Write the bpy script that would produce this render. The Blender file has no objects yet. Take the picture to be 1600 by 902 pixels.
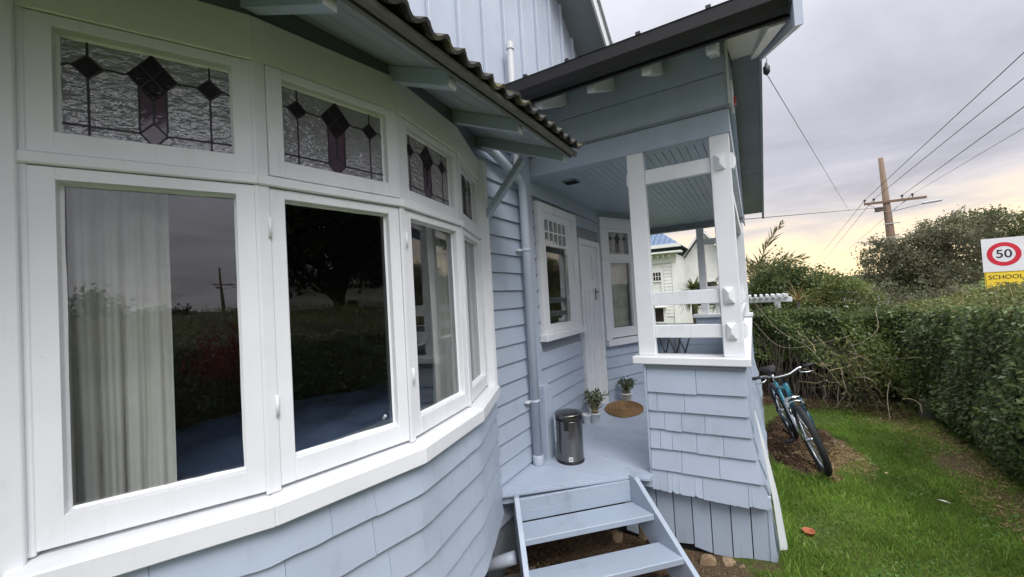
import bpy, bmesh, math, random
import numpy as np
from mathutils import Matrix, Vector
random.seed(7); rng = np.random.default_rng(11)
SC = bpy.context.scene
COL = SC.collection
R_ = math.radians

# ---------------------------------------------------------------- camera
YAW, PITCH, ROLL, FPX, CAMZ = R_(30.664), R_(1.533), R_(3.278), 634.9, 1.87
def camera():
    f = Vector((-math.sin(YAW)*math.cos(PITCH), math.cos(YAW)*math.cos(PITCH), math.sin(PITCH)))
    r = Vector((math.cos(YAW), math.sin(YAW), 0)); d = -r.cross(f)
    c, s = math.cos(ROLL), math.sin(ROLL)
    r2 = c*r + s*d; d2 = -s*r + c*d
    cam = bpy.data.cameras.new('camera'); cam.sensor_width = 36; cam.sensor_fit = 'HORIZONTAL'
    cam.lens = FPX/1600*36; cam.clip_start = .02; cam.clip_end = 3000
    o = bpy.data.objects.new('camera', cam); COL.objects.link(o)
    u, b = -d2, -f
    o.matrix_world = Matrix(((r2.x, u.x, b.x, 0), (r2.y, u.y, b.y, 0), (r2.z, u.z, b.z, CAMZ), (0, 0, 0, 1)))
    SC.camera = o
camera()

# ---------------------------------------------------------------- sky, sun, exposure
SUN_AZ, SUN_EL = R_(126), R_(46)          # veiled sun high behind the viewer; azimuth from +Y towards +X
GLOW_AZ = R_(13)                           # bright gap under the cloud deck
SUN = Vector((math.sin(SUN_AZ)*math.cos(SUN_EL), math.cos(SUN_AZ)*math.cos(SUN_EL), math.sin(SUN_EL)))
def sky():
    w = bpy.data.worlds.new('World'); SC.world = w; w.use_nodes = True
    nt = w.node_tree; N = nt.nodes; L = nt.links; N.clear()
    def n(t, **k):
        o = N.new(t)
        for a, b in k.items(): setattr(o, a, b)
        return o
    def math_(op, a, b=None, clamp=False):
        m = n('ShaderNodeMath', operation=op); m.use_clamp = clamp
        for i, v in enumerate((a, b)):
            if v is None: continue
            if isinstance(v, (int, float)): m.inputs[i].default_value = v
            else: L.new(v, m.inputs[i])
        return m.outputs[0]
    def mix(fac, a, b):
        m = n('ShaderNodeMix', data_type='RGBA')
        for i, v in ((0, fac), (6, a), (7, b)):
            if isinstance(v, (int, float)): m.inputs[i].default_value = v
            elif isinstance(v, tuple): m.inputs[i].default_value = (*v, 1)
            else: L.new(v, m.inputs[i])
        return m.outputs[2]
    tc = n('ShaderNodeTexCoord'); sep = n('ShaderNodeSeparateXYZ'); L.new(tc.outputs['Generated'], sep.inputs[0])
    X, Y, Z = sep.outputs
    # overcast deck: brighter overhead than low down, broken by soft cloud
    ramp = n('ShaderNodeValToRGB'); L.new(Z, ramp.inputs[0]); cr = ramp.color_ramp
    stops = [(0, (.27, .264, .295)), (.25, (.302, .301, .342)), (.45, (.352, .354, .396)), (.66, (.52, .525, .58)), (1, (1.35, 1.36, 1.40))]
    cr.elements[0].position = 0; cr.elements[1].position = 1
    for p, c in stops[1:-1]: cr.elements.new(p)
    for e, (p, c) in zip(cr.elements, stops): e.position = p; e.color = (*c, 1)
    # clouds laid out on a plane overhead so that they flatten to the horizon
    zz = math_('ADD', math_('MAXIMUM', Z, 0.0), .12)
    cx = math_('DIVIDE', X, zz); cy = math_('DIVIDE', Y, zz)
    comb = n('ShaderNodeCombineXYZ'); L.new(cx, comb.inputs[0]); L.new(math_('MULTIPLY', cy, 1.0), comb.inputs[1])
    no = n('ShaderNodeTexNoise'); no.inputs['Scale'].default_value = .95; no.inputs['Detail'].default_value = 7; no.inputs['Roughness'].default_value = .55
    no.inputs['Distortion'].default_value = .4
    L.new(comb.outputs[0], no.inputs['Vector'])
    mr = n('ShaderNodeMapRange'); L.new(no.outputs[0], mr.inputs[0])
    mr.inputs[1].default_value = .33; mr.inputs[2].default_value = .68; mr.inputs[3].default_value = .82; mr.inputs[4].default_value = 1.24
    vm = n('ShaderNodeVectorMath', operation='SCALE'); L.new(ramp.outputs[0], vm.inputs[0]); L.new(mr.outputs[0], vm.inputs[3])
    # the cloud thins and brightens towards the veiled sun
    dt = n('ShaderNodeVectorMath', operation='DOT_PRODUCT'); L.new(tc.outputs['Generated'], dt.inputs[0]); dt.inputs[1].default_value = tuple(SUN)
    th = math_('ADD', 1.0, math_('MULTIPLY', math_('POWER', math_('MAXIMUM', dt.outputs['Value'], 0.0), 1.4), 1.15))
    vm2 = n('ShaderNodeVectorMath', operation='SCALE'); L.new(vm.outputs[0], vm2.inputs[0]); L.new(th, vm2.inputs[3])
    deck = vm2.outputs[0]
    # sunset opening under the deck
    hx, hy = math.sin(GLOW_AZ), math.cos(GLOW_AZ)
    az = math_('ADD', math_('MULTIPLY', X, hx), math_('MULTIPLY', Y, hy))
    azf = n('ShaderNodeMapRange', interpolation_type='SMOOTHSTEP'); L.new(az, azf.inputs[0])
    azf.inputs[1].default_value = .25; azf.inputs[2].default_value = 1.0
    hz = math_('SUBTRACT', Z, math_('MULTIPLY', math_('SUBTRACT', no.outputs[0], .5), .20))
    low = n('ShaderNodeMapRange', interpolation_type='SMOOTHSTEP'); L.new(hz, low.inputs[0])
    low.inputs[1].default_value = .245; low.inputs[2].default_value = .03; low.inputs[3].default_value = 0; low.inputs[4].default_value = 1
    g = math_('MULTIPLY', low.outputs[0], azf.outputs[0], True)
    warm = n('ShaderNodeValToRGB'); L.new(g, warm.inputs[0]); wr = warm.color_ramp
    wr.elements[0].position = 0; wr.elements[0].color = (.40, .38, .42, 1)
    wr.elements[1].position = 1; wr.elements[1].color = (.74, .575, .36, 1)
    e = wr.elements.new(.5); e.color = (.565, .50, .45, 1)
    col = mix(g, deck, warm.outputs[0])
    st = n('ShaderNodeTexSky', sky_type='NISHITA'); st.sun_disc = False; st.sun_elevation = SUN_EL
    st.sun_rotation = SUN_AZ; st.air_density = 1.2; st.dust_density = 2
    ss = n('ShaderNodeVectorMath', operation='SCALE'); L.new(st.outputs[0], ss.inputs[0]); ss.inputs[3].default_value = .05
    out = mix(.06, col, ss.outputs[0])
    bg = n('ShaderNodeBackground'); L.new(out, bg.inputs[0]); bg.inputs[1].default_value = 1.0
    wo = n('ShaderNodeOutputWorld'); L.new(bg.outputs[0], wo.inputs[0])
sky()
sl = bpy.data.lights.new('sun', 'SUN'); sl.energy = .85; sl.angle = R_(24); sl.color = (1, .98, .96)
so = bpy.data.objects.new('sun', sl); COL.objects.link(so); so.rotation_euler = (-SUN).to_track_quat('-Z', 'Y').to_euler(); so.location = SUN*60
vs = SC.view_settings; vs.view_transform = 'Standard'; vs.look = 'None'; vs.gamma = 1; vs.exposure = 1.0; vs.use_curve_mapping = False
SC.render.engine = 'CYCLES'; SC.cycles.transparent_max_bounces = 24; SC.cycles.max_bounces = 8

# ---------------------------------------------------------------- materials
class NT:
    def __init__(s, name):
        s.m = bpy.data.materials.new(name); s.m.use_nodes = True; s.t = s.m.node_tree; s.t.nodes.clear()
        s.out = s.n('ShaderNodeOutputMaterial'); s.geo = s.n('ShaderNodeNewGeometry')
    def n(s, t, **k):
        o = s.t.nodes.new(t)
        for a, b in k.items(): setattr(o, a, b)
        return o
    def set(s, sock, v):
        if isinstance(v, (int, float)): sock.default_value = v
        elif isinstance(v, (tuple, list)): sock.default_value = (*v, 1) if len(sock.default_value) == 4 and len(v) == 3 else v
        else: s.t.links.new(v, sock)
    def math(s, op, a, b=0.0, clamp=False):
        m = s.n('ShaderNodeMath', operation=op); m.use_clamp = clamp; s.set(m.inputs[0], a); s.set(m.inputs[1], b); return m.outputs[0]
    def noise(s, scale, detail=4, rough=.55, vec=None, dist=0):
        o = s.n('ShaderNodeTexNoise'); o.inputs['Scale'].default_value = scale; o.inputs['Detail'].default_value = detail
        o.inputs['Roughness'].default_value = rough; o.inputs['Distortion'].default_value = dist
        s.set(o.inputs['Vector'], vec if vec is not None else s.geo.outputs['Position']); return o.outputs[0]
    def stretch(s, x, y, z):
        m = s.n('ShaderNodeMapping'); m.inputs['Scale'].default_value = (x, y, z); s.set(m.inputs['Vector'], s.geo.outputs['Position']); return m.outputs[0]
    def rmap(s, v, a, b, c, d, smooth=False):
        o = s.n('ShaderNodeMapRange'); o.interpolation_type = 'SMOOTHSTEP' if smooth else 'LINEAR'
        s.set(o.inputs[0], v)
        for i, q in enumerate((a, b, c, d)): s.set(o.inputs[i+1], q)
        return o.outputs[0]
    def mix(s, fac, a, b, mode='MIX'):
        o = s.n('ShaderNodeMix', data_type='RGBA', blend_type=mode); s.set(o.inputs[0], fac); s.set(o.inputs[6], a); s.set(o.inputs[7], b); return o.outputs[2]
    def bump(s, h, strength=.2, dist=.01):
        o = s.n('ShaderNodeBump'); o.inputs['Strength'].default_value = strength; o.inputs['Distance'].default_value = dist; s.set(o.inputs['Height'], h); return o.outputs[0]
    def bsdf(s, color, rough=.5, normal=None, metal=0, spec=.5):
        b = s.n('ShaderNodeBsdfPrincipled'); s.set(b.inputs['Base Color'], color); s.set(b.inputs['Roughness'], rough)
        b.inputs['Metallic'].default_value = metal; b.inputs['Specular IOR Level'].default_value = spec
        if normal is not None: s.set(b.inputs['Normal'], normal)
        return b.outputs[0]
    def rand(s): return s.n('ShaderNodeObjectInfo').outputs['Random']
    def island(s): return s.geo.outputs['Random Per Island']
    def done(s, shader): s.t.links.new(shader, s.out.inputs[0]); return s.m
M = {}
def paint(name, col, dirt=(.30, .28, .24), dirt_amt=.25, rough=.42, vary=.06, bumps=.25, chip=None, chip_lo=.70):
    t = NT(name); c = tuple(col)
    v = t.rmap(t.rand(), 0, 1, 1-vary, 1+vary)
    big = t.rmap(t.noise(1.7, 5), .3, .7, .93, 1.05)
    sc = t.math('MULTIPLY', v, big)
    vm = t.n('ShaderNodeVectorMath', operation='SCALE'); t.set(vm.inputs[0], c); t.set(vm.inputs[3], sc)
    grime = t.rmap(t.noise(3.2, 8, .68, t.stretch(1.6, 1.6, .7)), .56, .80, 0, dirt_amt)
    spots = t.rmap(t.noise(46, 3, .6), .70, .78, 0, dirt_amt*.9)
    drip = t.rmap(t.noise(5, 6, .65, t.stretch(6, 6, .4)), .60, .82, 0, dirt_amt*.8)
    cc = t.mix(t.math('MAXIMUM', t.math('MAXIMUM', grime, drip), spots), vm.outputs[0], dirt)
    if chip:
        ch = t.rmap(t.noise(19, 8, .7), chip_lo, chip_lo+.02, 0, 1)
        cc = t.mix(ch, cc, chip)
    h = t.math('ADD', t.math('MULTIPLY', t.noise(7, 3), 1.0), t.math('ADD', t.math('MULTIPLY', t.noise(90, 4), .22), t.math('MULTIPLY', t.noise(55, 4, .6, t.stretch(1, .12, 1.6)), .3)))
    M[name] = t.done(t.bsdf(cc, t.rmap(t.noise(9, 4), .3, .7, rough-.08, rough+.12), t.bump(h, bumps, .006)))
paint('white_paint', (.80, .81, .825), dirt=(.40, .39, .34), dirt_amt=.30, rough=.36, vary=.025, chip=(.40, .37, .31), chip_lo=.80)
paint('old_white_paint', (.70, .72, .73), dirt=(.30, .28, .25), dirt_amt=.6, rough=.5, vary=.04, chip=(.30, .27, .24), chip_lo=.66)
paint('blue_paint', (.405, .468, .558), dirt=(.22, .24, .26), dirt_amt=.42, vary=.035, chip=(.24, .25, .25), chip_lo=.79)
paint('step_paint', (.355, .415, .50), dirt=(.17, .17, .17), dirt_amt=.5, rough=.38, vary=.05, chip=(.22, .21, .20), chip_lo=.70)
paint('shaded_frieze_blue', (.155, .175, .20), dirt_amt=.2)  # blue paint with the shade under the eave put into its colour
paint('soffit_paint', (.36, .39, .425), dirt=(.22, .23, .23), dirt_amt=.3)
paint('pale_blue_paint', (.47, .515, .595), dirt=(.25, .28, .32), dirt_amt=.25, vary=.03)
paint('worn_blue_paint', (.415, .478, .572), dirt=(.20, .21, .22), dirt_amt=.42, rough=.5, vary=.06, chip=(.17, .15, .13), chip_lo=.735)
paint('floor_paint', (.42, .485, .585), dirt=(.20, .20, .20), dirt_amt=.5, rough=.34, vary=.04, chip=(.27, .27, .27), chip_lo=.72)
paint('light_tinted_white', (.80, .79, .74), dirt=(.40, .38, .30), dirt_amt=.2, vary=.02)  # white paint with the yellowish cast of its light put in
paint('shade_grey_blue', (.24, .268, .295), dirt=(.12, .13, .14), dirt_amt=.3, vary=.05)  # darker copy of the blue paint for shaded parts; plain grey on the table
paint('lichen_gutter', (.15, .145, .13), dirt=(.17, .16, .06), dirt_amt=.8, rough=.6, bumps=.5)
paint('black_gutter', (.009, .008, .009), dirt=(.03, .027, .024), dirt_amt=.25, rough=.48, bumps=.1)
paint('pvc', (.66, .66, .66), dirt=(.3, .28, .25), dirt_amt=.3, rough=.35)
paint('neighbour_white', (.72, .71, .68), dirt=(.4, .38, .33), dirt_amt=.3, bumps=.1)
paint('neighbour_roof', (.10, .15, .23), dirt=(.08, .10, .13), dirt_amt=.5, rough=.7, bumps=.1)
paint('terracotta', (.45, .13, .06), dirt=(.25, .10, .06), dirt_amt=.5, rough=.7)
paint('white_plastic', (.76, .77, .76), dirt=(.4, .38, .32), dirt_amt=.3, rough=.4)
paint('mossy_slab', (.085, .085, .06), dirt=(.05, .06, .025), dirt_amt=.8, rough=.95, bumps=.9)
paint('dead_wood', (.27, .22, .15), dirt=(.12, .10, .07), dirt_amt=.6, rough=.8, vary=.25)
paint('wire_grey', (.05, .05, .055), rough=.6, bumps=0)
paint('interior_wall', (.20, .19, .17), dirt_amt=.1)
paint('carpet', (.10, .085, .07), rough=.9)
paint('grip_rubber', (.012, .012, .013), dirt=(.05, .045, .04), dirt_amt=.3, rough=.65)
paint('tyre_rubber', (.016, .016, .017), dirt=(.09, .075, .06), dirt_amt=.5, rough=.75)
paint('teal_frame', (.02, .20, .26), dirt=(.03, .05, .06), dirt_amt=.2, rough=.22, bumps=.05)
paint('dark_teal', (.012, .065, .11), dirt=(.03, .04, .05), dirt_amt=.3, rough=.28, bumps=.05)
paint('black_steel', (.02, .022, .026), dirt=(.05, .05, .05), rough=.4)
paint('sign_white', (.70, .70, .71), dirt_amt=.1, rough=.4, bumps=.03)
paint('sign_red', (.55, .015, .035), dirt_amt=.08, rough=.4, bumps=.03)
paint('sign_yellow', (.78, .56, .035), dirt_amt=.12, rough=.4, bumps=.03)
paint('sign_black', (.015, .015, .016), dirt_amt=.05, rough=.4, bumps=.03)
paint('orange_plastic', (.75, .16, .02), dirt_amt=.05, rough=.25)
paint('red_plastic', (.5, .02, .02), dirt_amt=.05, rough=.25)
paint('concrete', (.28, .26, .23), dirt=(.12, .12, .09), dirt_amt=.6, rough=.85, bumps=.6)
paint('galvanised', (.42, .43, .44), dirt=(.25, .25, .24), rough=.45)
paint('bark', (.10, .08, .06), dirt=(.05, .05, .035), dirt_amt=.7, rough=.9, bumps=1)
paint('pale_stem', (.42, .33, .17), dirt=(.2, .15, .08), dirt_amt=.5, rough=.7, vary=.2)
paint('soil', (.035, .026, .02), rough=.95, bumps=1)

def simple(name, col, rough, metal=0, bump=None):
    t = NT(name); nrm = t.bump(t.noise(bump[0], 4), bump[1], .003) if bump else None
    M[name] = t.done(t.bsdf(col, rough, nrm, metal))
simple('chrome', (.62, .63, .64), .22, 1)
simple('lead', (.035, .034, .036), .5, .4)
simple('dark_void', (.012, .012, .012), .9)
simple('seal_black', (.012, .012, .012), .5)

def brushed():
    t = NT('brushed_steel')
    h = t.noise(60, 3, .5, t.stretch(9, 9, .35))
    M['brushed_steel'] = t.done(t.bsdf((.21, .195, .185), t.rmap(h, .3, .7, .18, .32), t.bump(h, .03, .002), 1))
brushed()
def glass(name, tint, f0=.05, rough=0.0, wav=.02, wscale=2.2, body=None, body_fac=0.0, st=None):
    t = NT(name)
    vm = t.n('ShaderNodeVectorMath', operation='DOT_PRODUCT'); t.set(vm.inputs[0], t.geo.outputs['Normal']); t.set(vm.inputs[1], t.geo.outputs['Incoming'])
    c = t.math('SUBTRACT', 1, t.math('ABSOLUTE', vm.outputs['Value']), True)
    fr = t.math('ADD', f0, t.math('MULTIPLY', t.math('POWER', c, 5), 1-f0), True)
    nrm = t.bump(t.noise(wscale, 2 if wscale < 28 else 3, .5, t.stretch(*st) if st else None), wav, .02) if wav else None
    g = t.n('ShaderNodeBsdfGlossy'); g.inputs['Roughness'].default_value = rough
    if nrm: t.set(g.inputs['Normal'], nrm)
    tr = t.n('ShaderNodeBsdfTransparent'); t.set(tr.inputs[0], tint)
    base = tr.outputs[0]
    if body:
        d = t.n('ShaderNodeBsdfDiffuse'); t.set(d.inputs[0], body)
        if nrm: t.set(d.inputs['Normal'], nrm)
        m0 = t.n('ShaderNodeMixShader'); t.set(m0.inputs[0], body_fac); t.set(m0.inputs[1], base); t.set(m0.inputs[2], d.outputs[0]); base = m0.outputs[0]
    m = t.n('ShaderNodeMixShader'); t.set(m.inputs[0], fr); t.set(m.inputs[1], base); t.set(m.inputs[2], g.outputs[0])
    M[name] = t.done(m.outputs[0])
glass('window_glass', (.94, .95, .94), f0=.062, wav=.03, wscale=2.4)
glass('rippled_glass', (.5, .49, .50), f0=.20, rough=.12, wav=.55, wscale=30, body=(.37, .365, .385), body_fac=.6, st=(1, .85, 1.6))
glass('purple_glass', (.18, .08, .14), f0=.06, rough=.1, wav=.06, wscale=40, body=(.17, .105, .15), body_fac=.6)
glass('dark_glass', (.02, .012, .02), f0=.035, rough=.12, wav=.2, wscale=40, body=(.03, .02, .028), body_fac=.8)

def fabric(name, col, fold, rough=.9):
    t = NT(name)
    M[name] = t.done(t.bsdf(t.mix(t.rmap(t.noise(fold, 4), .35, .65, 0, 1), col, tuple(.8*k for k in col)), rough, t.bump(t.noise(400, 2), .2, .001), spec=.2))
def cloth(name, col, tr):
    t = NT(name); c = t.mix(t.rmap(t.noise(4, 5), .35, .65, 0, 1), col, tuple(.86*k for k in col))
    b = t.bsdf(c, .9, t.bump(t.noise(12, 5, .6, t.stretch(1, 1, .2)), .25, .01), spec=.15); l = t.n('ShaderNodeBsdfTranslucent'); t.set(l.inputs[0], c)
    m = t.n('ShaderNodeMixShader'); m.inputs[0].default_value = tr; t.set(m.inputs[1], b); t.set(m.inputs[2], l.outputs[0]); M[name] = t.done(m.outputs[0])
cloth('curtain_cloth', (.87, .865, .82), .25)
fabric('blue_cloth', (.26, .36, .62), 4)
fabric('sheer_cloth', (.62, .60, .52), 5)

def leaf(name, c1, c2, c3=None, trans=.35, rough=.5, spec=.35, var=None):
    t = NT(name); i = t.island()
    r = t.n('ShaderNodeValToRGB'); t.set(r.inputs[0], i); e = r.color_ramp.elements
    e[0].color = (*c1, 1); e[1].color = (*c2, 1)
    if c3: k = r.color_ramp.elements.new(.93); k.color = (*c2, 1); e[2].color = (*c3, 1)
    big = t.rmap(t.noise(1.3, 4), .33, .67, .66, 1.30)
    vm = t.n('ShaderNodeVectorMath', operation='SCALE'); t.set(vm.inputs[0], r.outputs[0]); t.set(vm.inputs[3], big)
    p = t.bsdf(vm.outputs[0], rough, spec=spec)
    tl = t.n('ShaderNodeBsdfTranslucent'); t.set(tl.inputs[0], vm.outputs[0])
    m = t.n('ShaderNodeMixShader'); m.inputs[0].default_value = trans; t.set(m.inputs[1], p); t.set(m.inputs[2], tl.outputs[0])
    M[name] = t.done(m.outputs[0])
leaf('hedge_leaf', (.055, .092, .027), (.165, .22, .062), (.27, .28, .09), trans=.3, rough=.34, spec=.5)
leaf('hedge_top_leaf', (.09, .115, .035), (.21, .225, .07), (.32, .26, .12), trans=.35)
leaf('bush_leaf', (.036, .060, .020), (.12, .15, .042), (.20, .19, .07), trans=.42)
leaf('light_bush_leaf', (.07, .10, .03), (.19, .215, .06), (.30, .27, .12), trans=.42)
leaf('grey_tree_leaf', (.075, .085, .05), (.20, .195, .115), (.30, .21, .13), trans=.45)
leaf('olive_tree_leaf', (.06, .08, .035), (.17, .18, .075), (.24, .22, .11), trans=.45)
leaf('dark_tree_leaf', (.015, .028, .010), (.045, .065, .022), (.08, .09, .03))
leaf('palm_leaf', (.06, .065, .03), (.16, .15, .06), (.28, .20, .10))
leaf('pot_leaf', (.04, .075, .03), (.13, .18, .09), (.30, .34, .27))
leaf('red_leaf', (.14, .02, .02), (.22, .04, .03), (.09, .05, .02))
leaf('grass_blade', (.10, .20, .026), (.25, .39, .065), (.50, .46, .19), trans=.4, rough=.6, spec=.2)
leaf('clover', (.05, .13, .03), (.13, .25, .06), (.22, .32, .10), trans=.3)
leaf('dry_straw', (.22, .15, .07), (.40, .30, .15), (.52, .46, .30), trans=.1, rough=.8, spec=.1)
leaf('chips', (.035, .022, .014), (.13, .085, .05), (.30, .23, .15), trans=.0, rough=.9, spec=.1)

def tilemat():
    t = NT('tile_concrete')
    moss = t.rmap(t.noise(9, 6, .65), .50, .62, 0, 1)
    c = t.mix(t.noise(30, 5, .6), (.018, .017, .016), (.065, .06, .055))
    c = t.mix(t.math('MULTIPLY', moss, .6), c, (.16, .15, .05))
    M['tile_concrete'] = t.done(t.bsdf(c, .85, t.bump(t.noise(70, 6, .7), .7, .006)))
tilemat()
def stone(name, a, b):
    t = NT(name)
    c = t.mix(t.noise(14, 6, .65), a, b); c = t.mix(t.rmap(t.noise(40, 5), .55, .7, 0, .6), c, (.08, .05, .03))
    M[name] = t.done(t.bsdf(c, .9, t.bump(t.noise(30, 8, .7), .9, .012)))
stone('footing_stone', (.18, .10, .05), (.42, .32, .20))
def mat_coir():
    t = NT('coir'); c = t.mix(t.noise(220, 3), (.15, .085, .04), (.34, .22, .12))
    M['coir'] = t.done(t.bsdf(c, .95, t.bump(t.noise(260, 2), .8, .004), spec=.1))
mat_coir()
def mat_polewood():
    t = NT('pole_wood'); v = t.noise(10, 5, .6, t.stretch(3, 3, .25))
    M['pole_wood'] = t.done(t.bsdf(t.mix(v, (.10, .065, .045), (.26, .18, .125)), .9, t.bump(v, .5, .02)))
mat_polewood()
def mat_ground():
    t = NT('lawn_soil'); n1 = t.noise(1.1, 5, .6)
    c = t.mix(t.rmap(t.noise(25, 6, .7), .4, .65, 0, 1), (.055, .075, .018), (.12, .165, .035))
    # bare patches round the porch and under the bicycle
    sx = t.n('ShaderNodeSeparateXYZ'); t.set(sx.inputs[0], t.geo.outputs['Position'])
    def patch(cx, cy, rx, ry):
        dx = t.math('DIVIDE', t.math('SUBTRACT', sx.outputs[0], cx), rx); dy = t.math('DIVIDE', t.math('SUBTRACT', sx.outputs[1], cy), ry)
        d = t.math('ADD', t.math('MULTIPLY', dx, dx), t.math('MULTIPLY', dy, dy))
        d = t.math('ADD', d, t.math('MULTIPLY', t.math('SUBTRACT', t.noise(5, 5, .6), .5), 1.4))
        return t.rmap(d, .75, 1.1, 1, 0, True)
    pm = t.math('MAXIMUM', patch(-1.05, 2.35, 1.55, 1.15), t.math('MAXIMUM', patch(.40, 5.75, .42, .95), t.math('MAXIMUM', patch(1.0, 7.9, 1.6, .5), patch(1.75, 5.4, .33, 1.7))))
    dirt = t.mix(t.noise(45, 7, .75), (.022, .015, .010), (.15, .10, .065))
    straw = t.mix(t.rmap(t.noise(60, 4, .7, t.stretch(1, 3, 1)), .5, .62, 0, 1), dirt, (.27, .19, .11))
    c = t.mix(pm, c, straw)
    M['lawn_soil'] = t.done(t.bsdf(c, .95, t.bump(t.noise(55, 8, .75), .9, .02), spec=.15))
mat_ground()
def mat_road():
    t = NT('asphalt'); M['asphalt'] = t.done(t.bsdf(t.mix(t.noise(60, 5), (.04, .04, .04), (.065, .063, .06)), .9, t.bump(t.noise(120, 5), .4, .005)))
mat_road()
def mat_hill():
    t = NT('hill_green'); M['hill_green'] = t.done(t.bsdf(t.mix(t.noise(.05, 8, .7), (.03, .045, .025), (.07, .085, .045)), 1, spec=.05))
mat_hill()

# ---------------------------------------------------------------- builders
BASE = {}
def thing(name, label, cat, loc, group=None):
    o = bpy.data.objects.new(name, None); COL.objects.link(o); o.location = loc; o.empty_display_size = .1
    o['label'] = label; o['category'] = cat
    if group: o['group'] = group
    BASE[o.name] = Vector(loc); return o
def base(o):
    return BASE[o.name] if o is not None else Vector((0, 0, 0))
def link(name, me, parent=None, loc=None, rot=None, kind=None):
    o = bpy.data.objects.new(name, me); COL.objects.link(o)
    if parent is not None: o.parent = parent; BASE[o.name] = base(parent)
    else: BASE[o.name] = Vector((0, 0, 0))
    if loc is not None: o.location = Vector(loc)-base(parent) if parent is not None else Vector(loc)
    if rot is not None: o.rotation_euler = rot
    if kind: o['kind'] = kind
    return o
def tag(o, label, cat, group=None):
    o['label'] = label; o['category'] = cat
    if group: o['group'] = group
    return o
def mk(name, V, F, mat, parent=None, smooth=False, bev=0, kind=None, seg=1):
    b = base(parent)
    me = bpy.data.meshes.new(name)
    me.from_pydata([(v[0]-b.x, v[1]-b.y, v[2]-b.z) for v in V], [], F); me.update()
    bm = bmesh.new(); bm.from_mesh(me)
    bmesh.ops.recalc_face_normals(bm, faces=bm.faces[:])
    if bev: bmesh.ops.bevel(bm, geom=bm.edges[:], offset=bev, segments=seg, affect='EDGES', clamp_overlap=True)
    bm.to_mesh(me); bm.free()
    if smooth: me.polygons.foreach_set('use_smooth', [True]*len(me.polygons))
    if mat: me.materials.append(M[mat])
    return link(name, me, parent, kind=kind)
class Bag:                                   # several shapes that are one part
    def __init__(s): s.V = []; s.F = []
    def add(s, V, F):
        k = len(s.V); s.V += [tuple(v) for v in V]; s.F += [tuple(i+k for i in f) for f in F]; return s
    def build(s, name, mat, parent=None, **k): return mk(name, s.V, s.F, mat, parent, **k)
HF = [(0, 3, 2, 1), (4, 5, 6, 7), (0, 1, 5, 4), (1, 2, 6, 5), (2, 3, 7, 6), (3, 0, 4, 7)]
def boxVF(x0, x1, y0, y1, z0, z1):
    return [(x0, y0, z0), (x1, y0, z0), (x1, y1, z0), (x0, y1, z0), (x0, y0, z1), (x1, y0, z1), (x1, y1, z1), (x0, y1, z1)], HF
def box(name, x0, x1, y0, y1, z0, z1, mat, parent=None, bev=.003, **k):
    V, F = boxVF(x0, x1, y0, y1, z0, z1); return mk(name, V, F, mat, parent, bev=bev, **k)
def hexa(name, V, mat, parent=None, bev=0, **k): return mk(name, V, HF, mat, parent, bev=bev, **k)
def prismVF(poly, z0, z1):
    n = len(poly); V = [(p[0], p[1], z0) for p in poly]+[(p[0], p[1], z1) for p in poly]
    return V, [tuple(range(n))[::-1], tuple(range(n, 2*n))]+[(i, (i+1) % n, n+(i+1) % n, n+i) for i in range(n)]
def prism(name, poly, z0, z1, mat, parent=None, **k):
    V, F = prismVF(poly, z0, z1); return mk(name, V, F, mat, parent, **k)
def extrVF(pts, d):                           # polygon in space pushed along d
    n = len(pts); d = Vector(d); V = [Vector(p) for p in pts]; V = V+[v+d for v in V]
    return [tuple(v) for v in V], [tuple(range(n))[::-1], tuple(range(n, 2*n))]+[(i, (i+1) % n, n+(i+1) % n, n+i) for i in range(n)]
def barVF(a, b, w, h, up=(0, 0, 1)):          # rectangular bar from a to b
    a, b = Vector(a), Vector(b); d = (b-a).normalized(); s = d.cross(Vector(up)).normalized(); u = s.cross(d)
    V = []
    for p in (a, b):
        for i, j in ((-1, -1), (1, -1), (1, 1), (-1, 1)): V.append(tuple(p+s*i*w/2+u*j*h/2))
    return V, [(0, 1, 2, 3), (7, 6, 5, 4), (0, 4, 5, 1), (1, 5, 6, 2), (2, 6, 7, 3), (3, 7, 4, 0)]
def tubeVF(pts, rad, n=8, cap=True):
    P = [Vector(p) for p in pts]; m = len(P); rad = rad if isinstance(rad, (list, tuple)) else [rad]*m
    V = []; F = []; prev = None
    for i in range(m):
        d = (P[min(i+1, m-1)]-P[max(i-1, 0)]).normalized()
        if prev is None:
            s = d.orthogonal().normalized()
        else:
            s = (prev-d*prev.dot(d)); s = s.normalized() if s.length > 1e-6 else d.orthogonal().normalized()
        prev = s; u = d.cross(s)
        for k in range(n):
            a = 2*math.pi*k/n; V.append(tuple(P[i]+(s*math.cos(a)+u*math.sin(a))*rad[i]))
    for i in range(m-1):
        for k in range(n): F.append((i*n+k, i*n+(k+1) % n, (i+1)*n+(k+1) % n, (i+1)*n+k))
    if cap: F += [tuple(range(n))[::-1], tuple(range((m-1)*n, m*n))]
    return V, F
def tube(name, pts, rad, mat, parent=None, n=8, **k):
    V, F = tubeVF(pts, rad, n); return mk(name, V, F, mat, parent, smooth=True, **k)
def latheVF(prof, c, n=28, axis='Z'):
    V = []; F = []; m = len(prof)
    for r, z in prof:
        for k in range(n):
            a = 2*math.pi*k/n; V.append((c[0]+r*math.cos(a), c[1]+r*math.sin(a), c[2]+z))
    for i in range(m-1):
        for k in range(n): F.append((i*n+k, i*n+(k+1) % n, (i+1)*n+(k+1) % n, (i+1)*n+k))
    F += [tuple(range(n))[::-1], tuple(range((m-1)*n, m*n))]
    return V, F
def lathe(name, prof, c, mat, parent=None, n=28, **k):
    V, F = latheVF(prof, c, n); return mk(name, V, F, mat, parent, **{'smooth': True, **k})
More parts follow.
